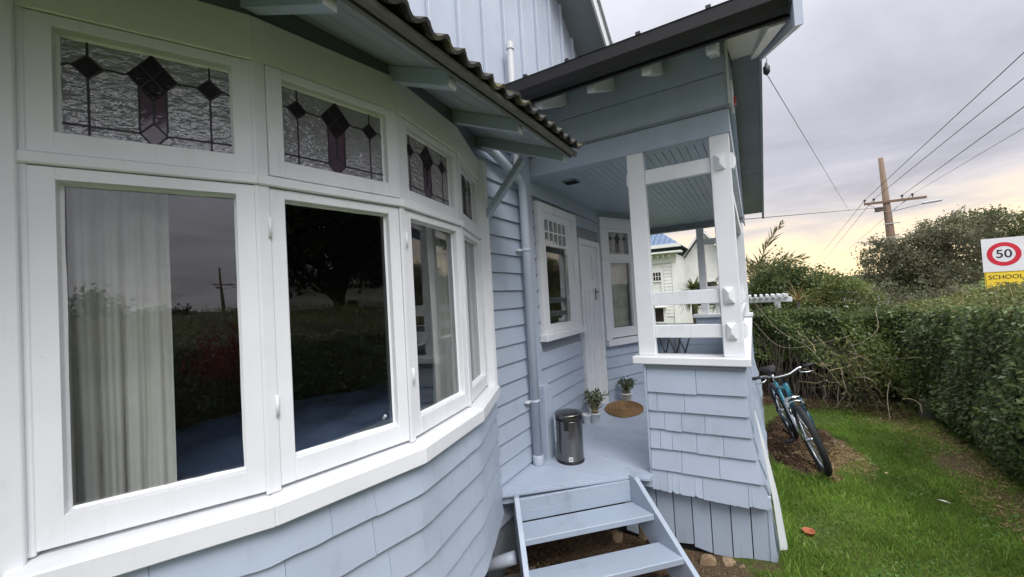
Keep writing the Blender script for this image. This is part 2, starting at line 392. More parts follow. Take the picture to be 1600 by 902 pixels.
def curve_pts(P, n=6):                        # Catmull-Rom through the points
    P = [Vector(p) for p in P]; Q = [P[0]*2-P[1]]+P+[P[-1]*2-P[-2]]; out = []
    for i in range(1, len(Q)-2):
        for k in range(n):
            t = k/n; a, b, c, d = Q[i-1], Q[i], Q[i+1], Q[i+2]
            out.append(.5*((2*b)+(c-a)*t+(2*a-5*b+4*c-d)*t*t+(3*b-a-3*c+d)*t**3))
    return out+[P[-1]]
def fast_mesh(name, V, F4, mat, parent=None, kind=None, smooth=False):
    """numpy mesh of quads (n,4) or triangles (n,3)"""
    b = base(parent); V = np.asarray(V, np.float32)-np.array(b, np.float32); F4 = np.asarray(F4, np.int32); k = F4.shape[1]
    me = bpy.data.meshes.new(name); me.vertices.add(len(V)); me.vertices.foreach_set('co', V.ravel())
    me.loops.add(F4.size); me.loops.foreach_set('vertex_index', F4.ravel()); me.polygons.add(len(F4))
    me.polygons.foreach_set('loop_start', np.arange(0, F4.size, k, dtype=np.int32)); me.update(calc_edges=True); me.validate()
    me.materials.append(M[mat]); return link(name, me, parent, kind=kind)
def unit(a): return a/np.maximum(np.linalg.norm(a, axis=1, keepdims=True), 1e-9)
def leaves(name, P, size, mat, parent=None, normal=None, spread=1.0, aspect=.5, droop=0.0, kind='stuff'):
    """one folded rhombic leaf at every point"""
    P = np.asarray(P, float); n = len(P); size = np.broadcast_to(size, n)*rng.uniform(.65, 1.3, n)
    nr = rng.normal(size=(n, 3)); nr = unit(nr)
    if normal is not None: nr = unit(np.asarray(normal)+spread*nr)
    t = rng.normal(size=(n, 3)); t[:, 2] -= droop; t = unit(t-nr*(t*nr).sum(1, keepdims=True)); s = np.cross(nr, t)
    L = t*size[:, None]; W = s*(size*aspect)[:, None]*.5; fold = nr*(size*.10)[:, None]
    V = np.stack([P, P+L*.5+W+fold, P+L, P+L*.5-W+fold], 1).reshape(-1, 3)
    return fast_mesh(name, V, np.arange(4*n).reshape(n, 4), mat, parent, kind)

# ================================================================ setting: ground
def ground_z(x, y):
    z = 0.0
    d = min(1, max(0, (.3-x)/1.0))*min(1, max(0, (3.7-y)/.7))
    return z-.16*d*d*(3-2*d)
def make_ground():
    V = []; F = []
    xs = [-900, -300, -90, -30, -12, -6, -4]+[-3+.15*i for i in range(48)]+[5, 7, 9, 12, 30, 90, 300, 900]
    ys = [-900, -300, -90, -30, -12, -5, -2]+[-1+.15*i for i in range(67)]+[10, 14, 20, 40, 90, 300, 900]
    for y in ys:
        for x in xs:
            h = ground_z(x, y)+(.012*math.sin(x*3.1+y*1.7)+.010*math.sin(x*7.3-y*5.1) if abs(x) < 5 and -1 < y < 9 else 0)
            V.append((x, y, h))
    n = len(xs)
    for j in range(len(ys)-1):
        for i in range(n-1): F.append((j*n+i, j*n+i+1, (j+1)*n+i+1, (j+1)*n+i))
    o = mk('ground', V, F, 'lawn_soil', None, smooth=True); o['kind'] = 'structure'
    o = mk('road', [(7.2, -200, .02), (14.2, -200, .02), (14.2, 400, .02), (7.2, 400, .02)], [(0, 1, 2, 3)], 'asphalt'); o['kind'] = 'structure'
    o = box('pavement', 5.2, 7.2, -200, 400, -.05, .12, 'concrete', bev=0); o['kind'] = 'structure'
    # low hills far off on the street side
    V = []; F = []; m = 90
    for k in range(m+1):
        a = -math.pi*.75+k/m*math.pi*1.5; r = 620+60*math.sin(3*a)
        h = 9+5*math.sin(2.3*a+1)+4*math.sin(6.1*a)+1.5*math.sin(17*a)
        for rr, hh in ((r-140, -2), (r-60, h*.6), (r, h), (r+160, -2)): V.append((rr*math.cos(a), rr*math.sin(a), hh))
    for k in range(m):
        for j in range(3): F.append((k*4+j, (k+1)*4+j, (k+1)*4+j+1, k*4+j+1))
    o = mk('hills', V, F, 'hill_green', None, smooth=True); o['kind'] = 'structure'
make_ground()

# ================================================================ the house
house = thing('house', 'pale blue weatherboard bungalow with white bow window and open corner porch', 'house', (-1.7, 3.0, 0))
WX = -1.71                                    # face of the long wall
# ---- bow window plan
BC = [Vector((-1.71, .247)), Vector((-1.461, .761)), Vector((-1.365, 1.307)), Vector((-1.468, 1.866)), Vector((-1.71, 2.42))]
BD = [(BC[i+1]-BC[i]).normalized() for i in range(4)]
BN = [Vector((d.y, -d.x)) for d in BD]
BL = [(BC[i+1]-BC[i]).length for i in range(4)]
def boff(t):
    o = [BC[0]+BN[0]*t]
    for i in range(1, 4):
        m = (BN[i-1]+BN[i]).normalized(); o.append(BC[i]+m*(t/m.dot(BN[i])))
    return o+[BC[4]+BN[3]*t]
def bp(i, s, t):
    if s == 'L': return boff(t)[i]
    if s == 'R': return boff(t)[i+1]
    return BC[i]+BD[i]*s+BN[i]*t
def b3(i, s, t, z): p = bp(i, s, t); return (p.x, p.y, z)
def bslabVF(i, s0, s1, t0, t1, z0, z1): return prismVF([bp(i, s0, t1), bp(i, s1, t1), bp(i, s1, t0), bp(i, s0, t0)], z0, z1)
def bslab(name, i, s0, s1, t0, t1, z0, z1, mat, parent=house, bev=.003):
    V, F = bslabVF(i, s0, s1, t0, t1, z0, z1); return mk(name, V, F, mat, parent, bev=bev)
GL = [(.102, .514), (.080, .500), (.070, .515), (.070, .485)]
ZL0, ZL1, ZU0, ZU1 = 1.36, 2.271, 2.404, 2.702
def ring(i, s0, s1, z0, z1, g0, g1, h0, h1, t0, t1, bv=.0025):
    """sash frame round the glass opening g0..g1, h0..h1"""
    b = Bag()
    for a in ((s0, g0, z0, z1), (g1, s1, z0, z1), (g0, g1, z0, h0), (g0, g1, h1, z1)):
        V, F = bslabVF(i, a[0], a[1], t0, t1, a[2], a[3])
        bm = bmesh.new(); vs_ = [bm.verts.new(v) for v in V]
        for f in F: bm.faces.new([vs_[k] for k in f])
        bmesh.ops.recalc_face_normals(bm, faces=bm.faces[:]); bmesh.ops.bevel(bm, geom=bm.edges[:], offset=bv, segments=1, affect='EDGES')
        bm.verts.index_update(); b.add([v.co[:] for v in bm.verts], [[v.index for v in f.verts] for f in bm.faces]); bm.free()
    # putty fillet round the glass
    w = .009; e = .0015
    for (a, c) in (((g0-e, h0-e), (g1+e, h0-e)), ((g1+e, h0-e), (g1+e, h1+e)), ((g1+e, h1+e), (g0-e, h1+e)), ((g0-e, h1+e), (g0-e, h0-e))):
        cx, cz = (g0+g1)/2, (h0+h1)/2
        def inn(p): return (p[0]+(w if p[0] < cx else -w), p[1]+(w if p[1] < cz else -w))
        ai, ci = inn(a), inn(c); jt = lambda: random.uniform(-.0012, .0012)
        k = 10; pts = []
        for q in range(k+1):
            f = q/k; o_ = (a[0]+(c[0]-a[0])*f, a[1]+(c[1]-a[1])*f); n_ = (ai[0]+(ci[0]-ai[0])*f, ai[1]+(ci[1]-ai[1])*f)
            jx, jz = jt(), jt()
            pts.append((b3(i, o_[0], t0+.020, o_[1]), b3(i, n_[0]+jx, t0+.0135, n_[1]+jz)))
        V = [p for pr in pts for p in pr]; F = [(2*q, 2*q+2, 2*q+3, 2*q+1) for q in range(k)]
        b.add(V, F)
    return b
# leaded-light design in unit square, left half mirrored
HALF = [('rippled_glass', [(0, 0), (.15, 0), (.15, .14), (0, .14)]), ('rippled_glass', [(.15, 0), (.5, 0), (.42, .14), (.15, .14)]),
        ('purple_glass', [(.42, .14), (.5, .26), (.5, .5), (.42, .637)]),
        ('rippled_glass', [(.15, .14), (.42, .14), (.42, .637), (.36, .74), (.33, .725), (.285, .735), (.255, .735), (.232, .73), (.15, .615)]),
        ('rippled_glass', [(0, .14), (.15, .14), (.15, .615), (.068, .73), (.04, .73), (0, .69)]),
        ('rippled_glass', [(0, .69), (.04, .73), (.068, .73), (.15, .845), (.15, 1), (0, 1)]),
        ('rippled_glass', [(.15, .845), (.232, .73), (.255, .735), (.285, .735), (.33, .725), (.36, .74), (.5, .98), (.5, 1), (.15, 1)]),
        ('dark_glass', [(.15, .615), (.232, .73), (.15, .845), (.068, .73)])]
PIECES = list(HALF)+[(m, [(1-u, v) for u, v in p][::-1]) for m, p in HALF]
PIECES += [('purple_glass', [(.5, 0), (.58, .14), (.5, .26), (.42, .14)])]
for a in (0, 1):
    for c in (0, 1):
        du, dv = .07, .12
        cu, cv = .5+(a-c)*du, .74+(a+c-1)*dv
        PIECES.append(('dark_glass', [(cu, cv-dv), (cu+du, cv), (cu, cv+dv), (cu-du, cv)]))
def leadlight(pt, parent, w=.0026):
    """pt(u, v, t) gives a world point; builds glass pieces and the lead between them"""
    edges = {}
    for m, p in PIECES:
        cu = sum(q[0] for q in p)/len(p); cv = sum(q[1] for q in p)/len(p)
        A = [Vector(pt(u, v, -.002)) for u, v in p]; c = sum(A, Vector())/len(A)
        A = [a+(c-a).normalized()*.001 for a in A]
        d = Vector(pt(cu, cv, .002))-Vector(pt(cu, cv, -.002))
        # each piece is set at its own slight angle, as hand-leaded glass is
        tilt = Vector([random.gauss(0, .004) for _ in range(2)])
        A = [a+d.normalized()*(tilt[0]*(p[k][0]-cu)+tilt[1]*(p[k][1]-cv))*.6 for k, a in enumerate(A)]
        V, F = extrVF(A, d); mk('glass_piece', V, F, m, parent)
        for k in range(len(p)):
            e = tuple(sorted((tuple(round(x, 3) for x in p[k]), tuple(round(x, 3) for x in p[(k+1) % len(p)])))); edges[e] = 1
    b = Bag()
    for (a, c) in edges:
        A, C = Vector(pt(*a, 0)), Vector(pt(*c, 0)); nn = Vector(pt(*a, 1))-Vector(pt(*a, 0))
        if (C-A).length < 1e-4: continue
        V, F = barVF(A, C, w*2, .0075, up=nn); b.add(V, F)
    b.build('lead_came', 'lead', parent)
for i in range(4):
    g0, g1 = GL[i]; s0, s1 = g0-.052, g1+.052
    gp_ = .0002 if i == 0 else .0015
    c = ring(i, s0+gp_, s1-gp_, 1.281, 2.3055, g0, g1, ZL0, ZL1, -.012, .0405 if i == 0 else .036, bv=.0008 if i == 0 else .0025).build('casement_window', 'white_paint', house)
    if i == 0: c['label'] = 'fixed casement with a cream curtain behind the glass'
    V, F = bslabVF(i, g0-.006, g1+.006, -.002, .002, ZL0-.006, ZL1+.006); mk('glass_pane', V, F, 'window_glass', c)
    pr = .014 if i == 1 else 0
    fz = ring(i, s0+gp_, s1-gp_, 2.3455, 2.734, g0, g1, ZU0, ZU1, -.012+pr, (.0405 if i == 0 else .036)+pr, bv=.0008 if i == 0 else .0025).build('fanlight_window', 'white_paint', house)
    leadlight(lambda u, v, t, i=i, pr=pr: b3(i, GL[i][0]+u*(GL[i][1]-GL[i][0]), t+pr-.001, ZU0+v*(ZU1-ZU0)), fz)
    if i in (1, 2):
        for z in (1.52, 2.13):
            V, F = tubeVF([b3(i, s0-.003, .046, z), b3(i, s0-.003, .046, z+.07)], .0055, 8); mk('hinge', V, F, 'white_paint', c, smooth=True)
    if i == 1:
        V, F = tubeVF([b3(i, g1-.03, -.02, 1.40), b3(i, g1-.03, -.035, 1.385)], .007, 8); mk('window_stay', V, F, 'white_paint', c)
    bslab('transom', i, 'L', 'R', -.05, .053, 2.3085, 2.3425, 'white_paint', bev=.004)
    bslab('head_board', i, 'L', 'R', -.05, .046, 2.737, 2.893, 'light_tinted_white', bev=.003)
    bslab('bay_frieze', i, 'L', 'R', -.05, .030, 2.894, 3.10, 'shaded_frieze_blue', bev=0)
    V = [b3(i, 'L', -.06, 1.187), b3(i, 'R', -.06, 1.187), b3(i, 'R', .112, 1.187), b3(i, 'L', .112, 1.187),
         b3(i, 'L', -.06, 1.277), b3(i, 'R', -.06, 1.277), b3(i, 'R', .112, 1.256), b3(i, 'L', .112, 1.256)]
    hexa('window_sill', V, 'white_paint', house, bev=.004)
for i in range(1, 4):                         # posts between the facets, with the cracks of old paint
    a, b = GL[i-1][1]+.052, GL[i][0]-.052
    prism('mullion', [bp(i-1, a, .041), boff(.041)[i], bp(i, b, .041), bp(i, b, -.06), boff(-.06)[i], bp(i-1, a, -.06)], 1.27, 2.737, 'white_paint', house, bev=.0025)
prism('end_post', [bp(0, -.10, .042), bp(0, GL[0][0]-.052, .042), bp(0, GL[0][0]-.052, -.06), bp(0, -.10, -.06)], 1.27, 2.737, 'white_paint', house, bev=.003)
prism('end_post', [bp(3, GL[3][1]+.052, .041), bp(3, .60, .041), bp(3, .60, -.06), bp(3, GL[3][1]+.052, -.06)], 1.27, 2.737, 'white_paint', house, bev=.003)
prism('corner_board', [bp(0, -.14, .062), bp(0, .036, .062), bp(0, .036, .0425), bp(0, -.14, .0425)], 1.25, 2.89, 'white_paint', house, bev=.003)
prism('corner_board', [(-1.705, 2.405), (-1.655, 2.385), (-1.630, 2.44), (-1.630, 2.475), (-1.705, 2.475)], 1.25, 2.89, 'white_paint', house, bev=.003)
# ---- shingled apron under the bow
apron = prism('apron_wall', [(-1.95, .10)]+[tuple(p) for p in boff(.055)]+[(-1.95, 2.5)], .375, 1.1865, 'blue_paint', house)
def bsm(S, t):
    def raw(S):
        S = min(max(S, -.25), 4.1); i = min(max(int(math.floor(S)), 0), 3); f = S-i
        o = boff(t); return o[i]+(o[i+1]-o[i])*f
    return (raw(S-.07)+raw(S)*2+raw(S+.07))/4
zc = [1.187, 1.058, .91, .762, .612, .468, .352]
for k in range(6):
    S = -.25-.1*(k % 2); zt, zb = zc[k], zc[k+1]
    while S < 4.02:
        wdt = random.choice((.30, .42, .55, .70, .85)); S2 = min(S+wdt, 4.02)
        if 4.02-S2 < .12: S2 = 4.02
        m = max(2, int((S2-S)/.06)+1); V = []; F = []
        g = .0007/.57; dz = random.uniform(-.003, .003); sag = random.uniform(-.002, .003)
        for q in range(m+1):
            s = S+g+(S2-S-2*g)*q/m; z0 = zb+dz+sag*math.sin(q*1.3)
            lift = .008*(1 if k < 5 else 1.5)
            for (t, z) in ((.083+lift*.5, z0), (.066, zt+.012), (.058, zt+.012), (.068, z0)): p = bsm(s, t); V.append((p.x, p.y, min(z, 1.186)))
        for q in range(m):
            for j in range(4): F.append((q*4+j, (q+1)*4+j, (q+1)*4+(j+1) % 4, q*4+(j+1) % 4))
        F += [(0, 3, 2, 1), (m*4, m*4+1, m*4+2, m*4+3)]
        mk('shingle', V, F, 'blue_paint', apron); S = S2
prism('bay_footing', [(-1.95, .25)]+[tuple(p) for p in boff(-.16)]+[(-1.95, 2.3)], -.3, .374, 'shade_grey_blue', house)
tube('waste_pipe', [(-1.75, 2.30, .02), (-1.55, 2.36, .10), (-1.50, 2.375, .12)], .042, 'pale_blue_paint', house, n=14)

# ---- walls behind the boards
wall = box('wall', -1.86, -1.728, -4, .18, -.2, 6.2, 'blue_paint', house, bev=0)
wb = Bag()
for a in ((-1.86, -1.728, .18, 2.45, 2.9, 6.4), (-1.86, -1.728, 2.45, 3.37, -.2, 6.4), (-1.86, -1.728, 3.37, 4.33, -.2, 1.47), (-1.86, -1.728, 3.37, 4.33, 2.77, 6.4),
          (-1.86, -1.728, 4.33, 4.41, -.2, 6.4), (-1.86, -1.728, 4.41, 5.10, 2.53, 6.4), (-1.86, -1.728, 5.10, 7.3, -.2, 6.0), (-1.86, -1.80, .18, 2.45, -.2, 1.18)):
    wb.add(*boxVF(*a))
wb.build('wall_lining', 'shade_grey_blue', house)  # lining darkened so the gaps between boards read as shade lines
def board(y0, y1, zb, zt, par, x=WX, mat='blue_paint'):
    zt -= .0095
    V = [(x-.017, y0, zb), (x+.008, y0, zb), (x+.008, y1, zb), (x-.017, y1, zb), (x-.017, y0, zt), (x-.011, y0, zt), (x-.011, y1, zt), (x-.017, y1, zt)]
    hexa('weatherboard', V, mat, par)
z0 = 1.217-7*.1455
for k in range(22):
    zb = z0+k*.1455; zt = zb+.1455+.004
    if zb < 3.25: board(2.46, 3.14, zb, zt, wall)
    if zb > 3.0 or zb < .3: continue
    segs = [(3.24, 5.2)]
    for (h0, h1, a, b) in ((3.36, 4.34, 1.44, 2.79), (4.375, 5.11, .3, 2.55)):
        if zt > a and zb < b:
            segs = [q for s in segs for q in ((s[0], min(s[1], h0)), (max(s[0], h1), s[1])) if q[1]-q[0] > .01]
    for s in segs: board(s[0], s[1], zb, zt, wall)
box('porch_pilaster', -1.725, -1.665, 3.14, 3.24, .47, 3.15, 'blue_paint', house)
box('pilaster_base', -1.72, -1.60, 3.155, 3.30, .47, 1.085, 'blue_paint', house, bev=.004)
box('pilaster_cap', -1.722, -1.615, 3.165, 3.285, 1.086, 1.10, 'blue_paint', house, bev=.002)
# ---- dark rooms behind the glass
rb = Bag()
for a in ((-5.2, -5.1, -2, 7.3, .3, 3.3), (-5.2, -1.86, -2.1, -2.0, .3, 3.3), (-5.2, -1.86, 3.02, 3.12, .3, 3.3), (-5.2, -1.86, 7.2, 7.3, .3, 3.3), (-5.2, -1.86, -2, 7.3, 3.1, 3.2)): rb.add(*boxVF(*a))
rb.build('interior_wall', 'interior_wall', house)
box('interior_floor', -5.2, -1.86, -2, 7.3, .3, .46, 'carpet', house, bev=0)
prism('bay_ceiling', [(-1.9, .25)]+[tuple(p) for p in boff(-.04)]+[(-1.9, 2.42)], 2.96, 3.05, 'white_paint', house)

# ---- bow window roof: raking soffit, rafters, tiles, gutter
def rz(x): return 2.825+(-1.0-x)*.40        # soffit height
roof = hexa('bay_roof', [(-1.71, -2.5, rz(-1.71)), (-.985, -2.5, rz(-.985)), (-.985, 2.50, rz(-.985)), (-1.71, 2.50, rz(-1.71)),
                        (-1.71, -2.5, rz(-1.71)+.05), (-.985, -2.5, rz(-.985)+.05), (-.985, 2.50, rz(-.985)+.05), (-1.71, 2.50, rz(-1.71)+.05)], 'shade_grey_blue', house)
for k in range(6):                            # soffit planks
    x0 = -1.70+k*.12; x1 = x0+.117
    hexa('soffit_board', [(x0, -2.5, rz(x0)-.012), (x1, -2.5, rz(x1)-.012), (x1, 2.49, rz(x1)-.012), (x0, 2.49, rz(x0)-.012),
                          (x0, -2.5, rz(x0)-.001), (x1, -2.5, rz(x1)-.001), (x1, 2.49, rz(x1)-.001), (x0, 2.49, rz(x0)-.001)], 'soffit_paint', roof)
for y in (-.93, -.37, .19, .75, 1.31, 1.875, 2.455):
    V = []
    for (x, zo) in ((-1.69, 0), (-1.005, 0)):
        for dy in (-.024, .024):
            V += [(x, y+dy, rz(x)-.013), (x, y+dy, rz(x)-.085)]
    V = [V[1], V[5], V[7], V[3], V[0], V[4], V[6], V[2]]
    r = hexa('rafter', V, 'blue_paint', house, bev=.002)
    x = -1.0045; box('rafter_end', x, x+.002, y-.0225, y+.0225, rz(x)-.083, rz(x)-.016, 'white_paint', house, bev=0)
V, F = barVF((-1.69, 2.47, 2.44), (-1.32, 2.47, 2.835), .045, .05, up=(0, 1, 0)); mk('knee_brace', V, F, 'blue_paint', house, bev=.003)
gp = [(-.966, .062)]+[(-.946-.018*math.cos(math.pi*k/10), .048-.018*math.sin(math.pi*k/10)) for k in range(11)]+[(-.926, .055), (-.932, .055)]+[(-.946+.014*math.cos(math.pi*k/10), .048-.014*math.sin(math.pi*k/10)) for k in range(11)]+[(-.961, .062)]
V, F = extrVF([(x, -2.5, 2.742+z) for x, z in gp], (0, 4.99, 0)); mk('gutter', V, F, 'lichen_gutter', house)
box('fascia', -.984, -.967, -2.5, 2.49, 2.772, 2.85, 'lichen_gutter', house, bev=0)
def tile_mesh():
    W, Ln, th = .205, .40, .015; n = 16; V = []; F = []
    for j, (xx, dz) in enumerate(((0, 0), (-Ln, .004))):
        for k in range(n+1):
            y = W*k/n; w = .018*math.cos(2*math.pi*2*k/n)
            w = w if w > 0 else w*.6
            V += [(xx, y, w+th+dz), (xx, y, w+dz)]
    m = 2*(n+1)
    for k in range(n):
        a = 2*k
        F += [(a, a+2, m+a+2, m+a), (a+1, m+a+1, m+a+3, a+3), (a, a+1, a+3, a+2), (m+a, m+a+2, m+a+3, m+a+1)]
    F += [(0, m, m+1, 1), (2*n, 2*n+1, m+2*n+1, m+2*n)]
    me = bpy.data.meshes.new('roof_tile'); me.from_pydata(V, [], F); me.materials.append(M['tile_concrete']); me.update(); return me
tm = tile_mesh(); pit = math.atan(.40)
for c in range(3):
    for k in range(24):
        y = 2.47-.205*(k+1); x = -.898-c*.30
        link('roof_tile', tm, roof, loc=(x+random.uniform(-.014, .010), y, rz(x)+.016+c*.006+random.uniform(-.004, .006)), rot=(random.gauss(0, .015), pit+.05, random.gauss(0, .02)))
# ---- upper gable wall of vertical boards and battens
gz = lambda y: 4.87-.66*(y-4.86)
g = mk('gable_wall', [(-1.724, -4, 2.9), (-1.724, 7.4, 2.9), (-1.724, 7.4, gz(7.4)), (-1.724, 1.5, gz(1.5)), (-1.724, -4, 5.0)], [(0, 1, 2, 3, 4)], 'pale_blue_paint', house)
y = -.94
while y < 6.2:
    top = min(gz(y), 7.0) if y > 1.5 else 5
    box('batten', -1.7235, -1.694, y-.02, y+.02, 3.05, top, 'pale_blue_paint', g, bev=.003); y += .329
def rake(name, x0, x1, y0, y1, zf, d0, d1, mat, par=house, bev=0):
    V = [(x0, y0, zf(y0)+d0), (x1, y0, zf(y0)+d0), (x1, y1, zf(y1)+d0), (x0, y1, zf(y1)+d0), (x0, y0, zf(y0)+d1), (x1, y0, zf(y0)+d1), (x1, y1, zf(y1)+d1), (x0, y1, zf(y1)+d1)]
    return hexa(name, V, mat, par, bev=bev)
rake('gable_soffit', -1.76, -1.352, 1.5, 5.6, gz, 0, .05, 'shade_grey_blue')
rake('gable_barge', -1.352, -1.33, 1.5, 5.62, gz, -.06, .14, 'white_paint')
rake('gable_flashing', -1.36, -1.30, 1.5, 5.63, gz, .141, .155, 'galvanised')
rake('gable_roof', -3, -1.353, 1.5, 5.6, gz, .051, .14, 'black_gutter')
lathe('vent_pipe', [(.026, 0), (.026, .98), (.034, .985), (.034, 1.03), (.033, 1.032), (.028, 1.033), (.028, 1.045), (.026, 1.046)], (-1.63, 2.94, 2.98), 'pvc', house, n=24, smooth=False)
tube('overhead_bracket', curve_pts([(-1.34, 2.70, 5.5), (-1.25, 2.90, 4.65), (-1.25, 2.98, 4.52), (-1.25, 3.12, 4.50), (-1.25, 3.24, 4.56), (-1.34, 3.3, 5.3)]), .008, 'black_steel', house, n=8)
# ---- downpipe
dp = tube('downpipe', [(-1.655, 2.44, 3.02), (-1.65, 2.56, 3.02), (-1.645, 2.64, 2.995), (-1.645, 2.95, 2.90), (-1.645, 3.02, 2.865), (-1.645, 3.048, 2.80), (-1.645, 3.05, 2.7), (-1.645, 3.05, .52)], .037, 'pale_blue_paint', house, n=16)
lathe('pipe_socket', [(.045, 0), (.047, .004), (.047, .07), (.043, .078), (.038, .08)], (-1.645, 3.05, .472), 'pale_blue_paint', dp, n=18)
for z in (.99, 2.27):
    lathe('pipe_clip', [(.040, 0), (.041, .012), (.040, .024)], (-1.645, 3.05, z), 'pale_blue_paint', dp, n=16)
    box('clip_tail', -1.70, -1.665, 2.965, 3.02, z+.004, z+.02, 'white_paint', dp, bev=.001)

# ================================================================ porch
PY = 3.264; FZ = .47
FL, FR = Vector((-1.64, 2.508)), Vector((-.909, 3.17))
# floor: boards that run across the porch, cut to the slanted front edge
floor = prism('porch_floor', [(-1.72, 2.48), (-1.655, 2.52), (-.915, 3.19), (-.75, 3.20), (-.745, 3.30), (-.14, 3.36), (-.14, 7.55), (-1.72, 7.55)], FZ-.09, FZ-.026, 'floor_paint', house)
def clipfloor(y0, y1):
    pts = []
    def xl(y): return FL.x+(y-FL.y)/(FR.y-FL.y)*(FR.x-FL.x)
    def right(y): return xl(y) if y < FR.y else (-.75 if y < 3.30 else -.13)
    return [(-1.725, y0), (right(y0+1e-4), y0), (right(y1-1e-4), y1), (-1.725, y1)]
y = 2.508
while y < 7.5:
    y1 = y+.139
    cuts = [c for c in (FR.y, 3.30) if y < c < y1]
    q = [y]+cuts+[y1]
    b = Bag()
    if not cuts: b.add(*prismVF(clipfloor(y+.001, y1-.001), FZ-.025, FZ+random.uniform(-.0012, .0008)))
    else:
        zt = FZ+random.uniform(-.001, .0005)
        for a, c in zip(q[:-1], q[1:]): b.add(*prismVF(clipfloor(a+.0004, c-.0004), FZ-.025, zt))
    b.build('floor_board', 'floor_paint', floor, bev=.0012 if not cuts else 0); y = y1
V, F = barVF((FL.x-.04, FL.y-.03, FZ-.017), (FR.x, FR.y-.012, FZ-.017), .045, .033); mk('nosing', V, F, 'floor_paint', house, bev=.008, seg=2)
V, F = barVF((FR.x, FR.y-.012, FZ-.019), (-.752, 3.175, FZ-.019), .045, .033); mk('nosing', V, F, 'floor_paint', house, bev=.008, seg=2)
# ceiling
ceil = box('porch_ceiling', -1.73, -.08, 3.30, 7.62, 3.006, 3.03, 'shade_grey_blue', house, bev=0)
for k in range(27):
    x0 = -1.715+k*.0605
    box('ceiling_board', x0, x0+.057, 3.33, 7.58, 2.99, 3.005, 'blue_paint', ceil, bev=.002)
vt = box('ceiling_vent', -1.53, -1.385, 3.64, 3.78, 2.975, 2.989, 'shade_grey_blue', house, bev=.002)
for k in range(4): box('vent_slat', -1.52, -1.395, 3.655+k*.03, 3.672+k*.03, 2.968, 2.9745, 'dark_void', vt, bev=0)
# beams
box('porch_beam', -1.72, -.072, PY, PY+.10, 2.965, 3.137, 'blue_paint', house, bev=.003)
box('beam_moulding', -1.72, -.066, PY-.016, PY+.05, 3.138, 3.158, 'shade_grey_blue', house, bev=.003)
box('side_beam', -.172, -.0725, PY+.101, 7.499, 2.965, 3.137, 'blue_paint', house, bev=.003)
box('rear_beam', -1.72, -.06, 7.50, 7.62, 2.89, 3.04, 'shade_grey_blue', house, bev=.003)
# frieze between beam and soffit (wide boards)
sz = lambda y: 3.40+.44*(y-2.75) if y < 6.63 else 3.40+.44*(6.63-2.75)-.41*(y-6.63)
fr = box('porch_frieze', -1.72, -.075, PY+.012, PY+.10, 3.159, 3.64, 'shade_grey_blue', house, bev=0)
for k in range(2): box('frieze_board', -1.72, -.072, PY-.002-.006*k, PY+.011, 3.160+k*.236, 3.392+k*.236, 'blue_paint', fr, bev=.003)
# gable end above the side beam: shingled, seen edge on
gw = mk('porch_gable', [(-.085, PY+.02, 3.138), (-.085, 9.9, 3.138), (-.085, 9.9, sz(9.9)), (-.085, 6.63, sz(6.63)), (-.085, PY+.02, sz(PY+.02))], [(0, 1, 2, 3, 4)], 'blue_paint', house)
for k in range(12):
    za = 3.14+k*.15; zb_ = za+.155
    ya = max(PY, 2.75+(zb_-3.40)/.44); yb = min(9.9, 6.63+(sz(6.63)-zb_)/.41)
    if yb-ya < .3: break
    V = [(-.084, ya, za), (-.066, ya, za), (-.066, yb, za), (-.084, yb, za), (-.084, ya, zb_), (-.077, ya, zb_), (-.077, yb, zb_), (-.084, yb, zb_)]
    hexa('shingle_course', V, 'worn_blue_paint', gw)
box('corner_trim', -.070, -.052, PY-.022, PY-.002, 3.16, 3.60, 'old_white_paint', house, bev=.002)
# roof of the porch
proof = rake('porch_roof', -1.72, .272, 2.66, 6.63, sz, .012, .10, 'tile_concrete')
rake('porch_roof', -1.72, .272, 6.63, 10.62, sz, .012, .10, 'tile_concrete')
n = 0; y = 2.662
while y < 10.55:
    y1 = min(y+.128, 6.629 if y < 6.62 else 10.6)
    rake('soffit_board', (-1.72 if y < 3.25 else -.065), .262, y, y1-.003, sz, 0, .0115, 'light_tinted_white' if y < 6.6 else 'shade_grey_blue', proof); y = y1  # near slope coloured as warmly lit, far slope coloured as shaded
rake('barge_board', .263, .30, 2.50, 6.63, sz, -.125, .11, 'pale_blue_paint', bev=0)
rake('barge_board', .263, .30, 6.63, 10.63, sz, -.125, .11, 'shade_grey_blue', bev=0)  # far half of the barge, its shade put into the colour
rake('fly_rafter', .165, .245, 2.70, 6.60, sz, -.075, -.001, 'light_tinted_white')
rake('barge_flashing', .257, .312, 2.495, 6.63, sz, .111, .122, 'galvanised')
for x in (-.128, -.513, -.887, -1.30):
    V = []
    for yy in (2.735, PY-.01):
        for xx in (x-.03, x+.03): V += [(xx, yy, sz(yy)-.112), (xx, yy, sz(yy)-.001)]
    hexa('rafter_tail', [V[0], V[2], V[6], V[4], V[1], V[3], V[7], V[5]], 'white_paint', house, bev=.004)
gp = [(2.66, .11), (2.66, .0), (2.63, -.02), (2.575, -.012), (2.548, .03), (2.540, .10), (2.534, .106), (2.544, .106), (2.556, .03), (2.58, -.004), (2.628, -.012), (2.652, .004), (2.652, .11)]
V, F = extrVF([(-1.55, y, 3.335+z) for y, z in gp], (1.80, 0, 0)); pg = mk('porch_gutter', V, F, 'black_gutter', house)
box('porch_fascia', -1.62, .262, 2.6605, 2.685, 3.31, 3.46, 'black_gutter', house, bev=0)
for x in (-1.30, -.98, -.51, -.12): box('gutter_bracket', x-.014, x+.014, 2.536, 2.64, 3.438, 3.462, 'black_gutter', pg, bev=.001)
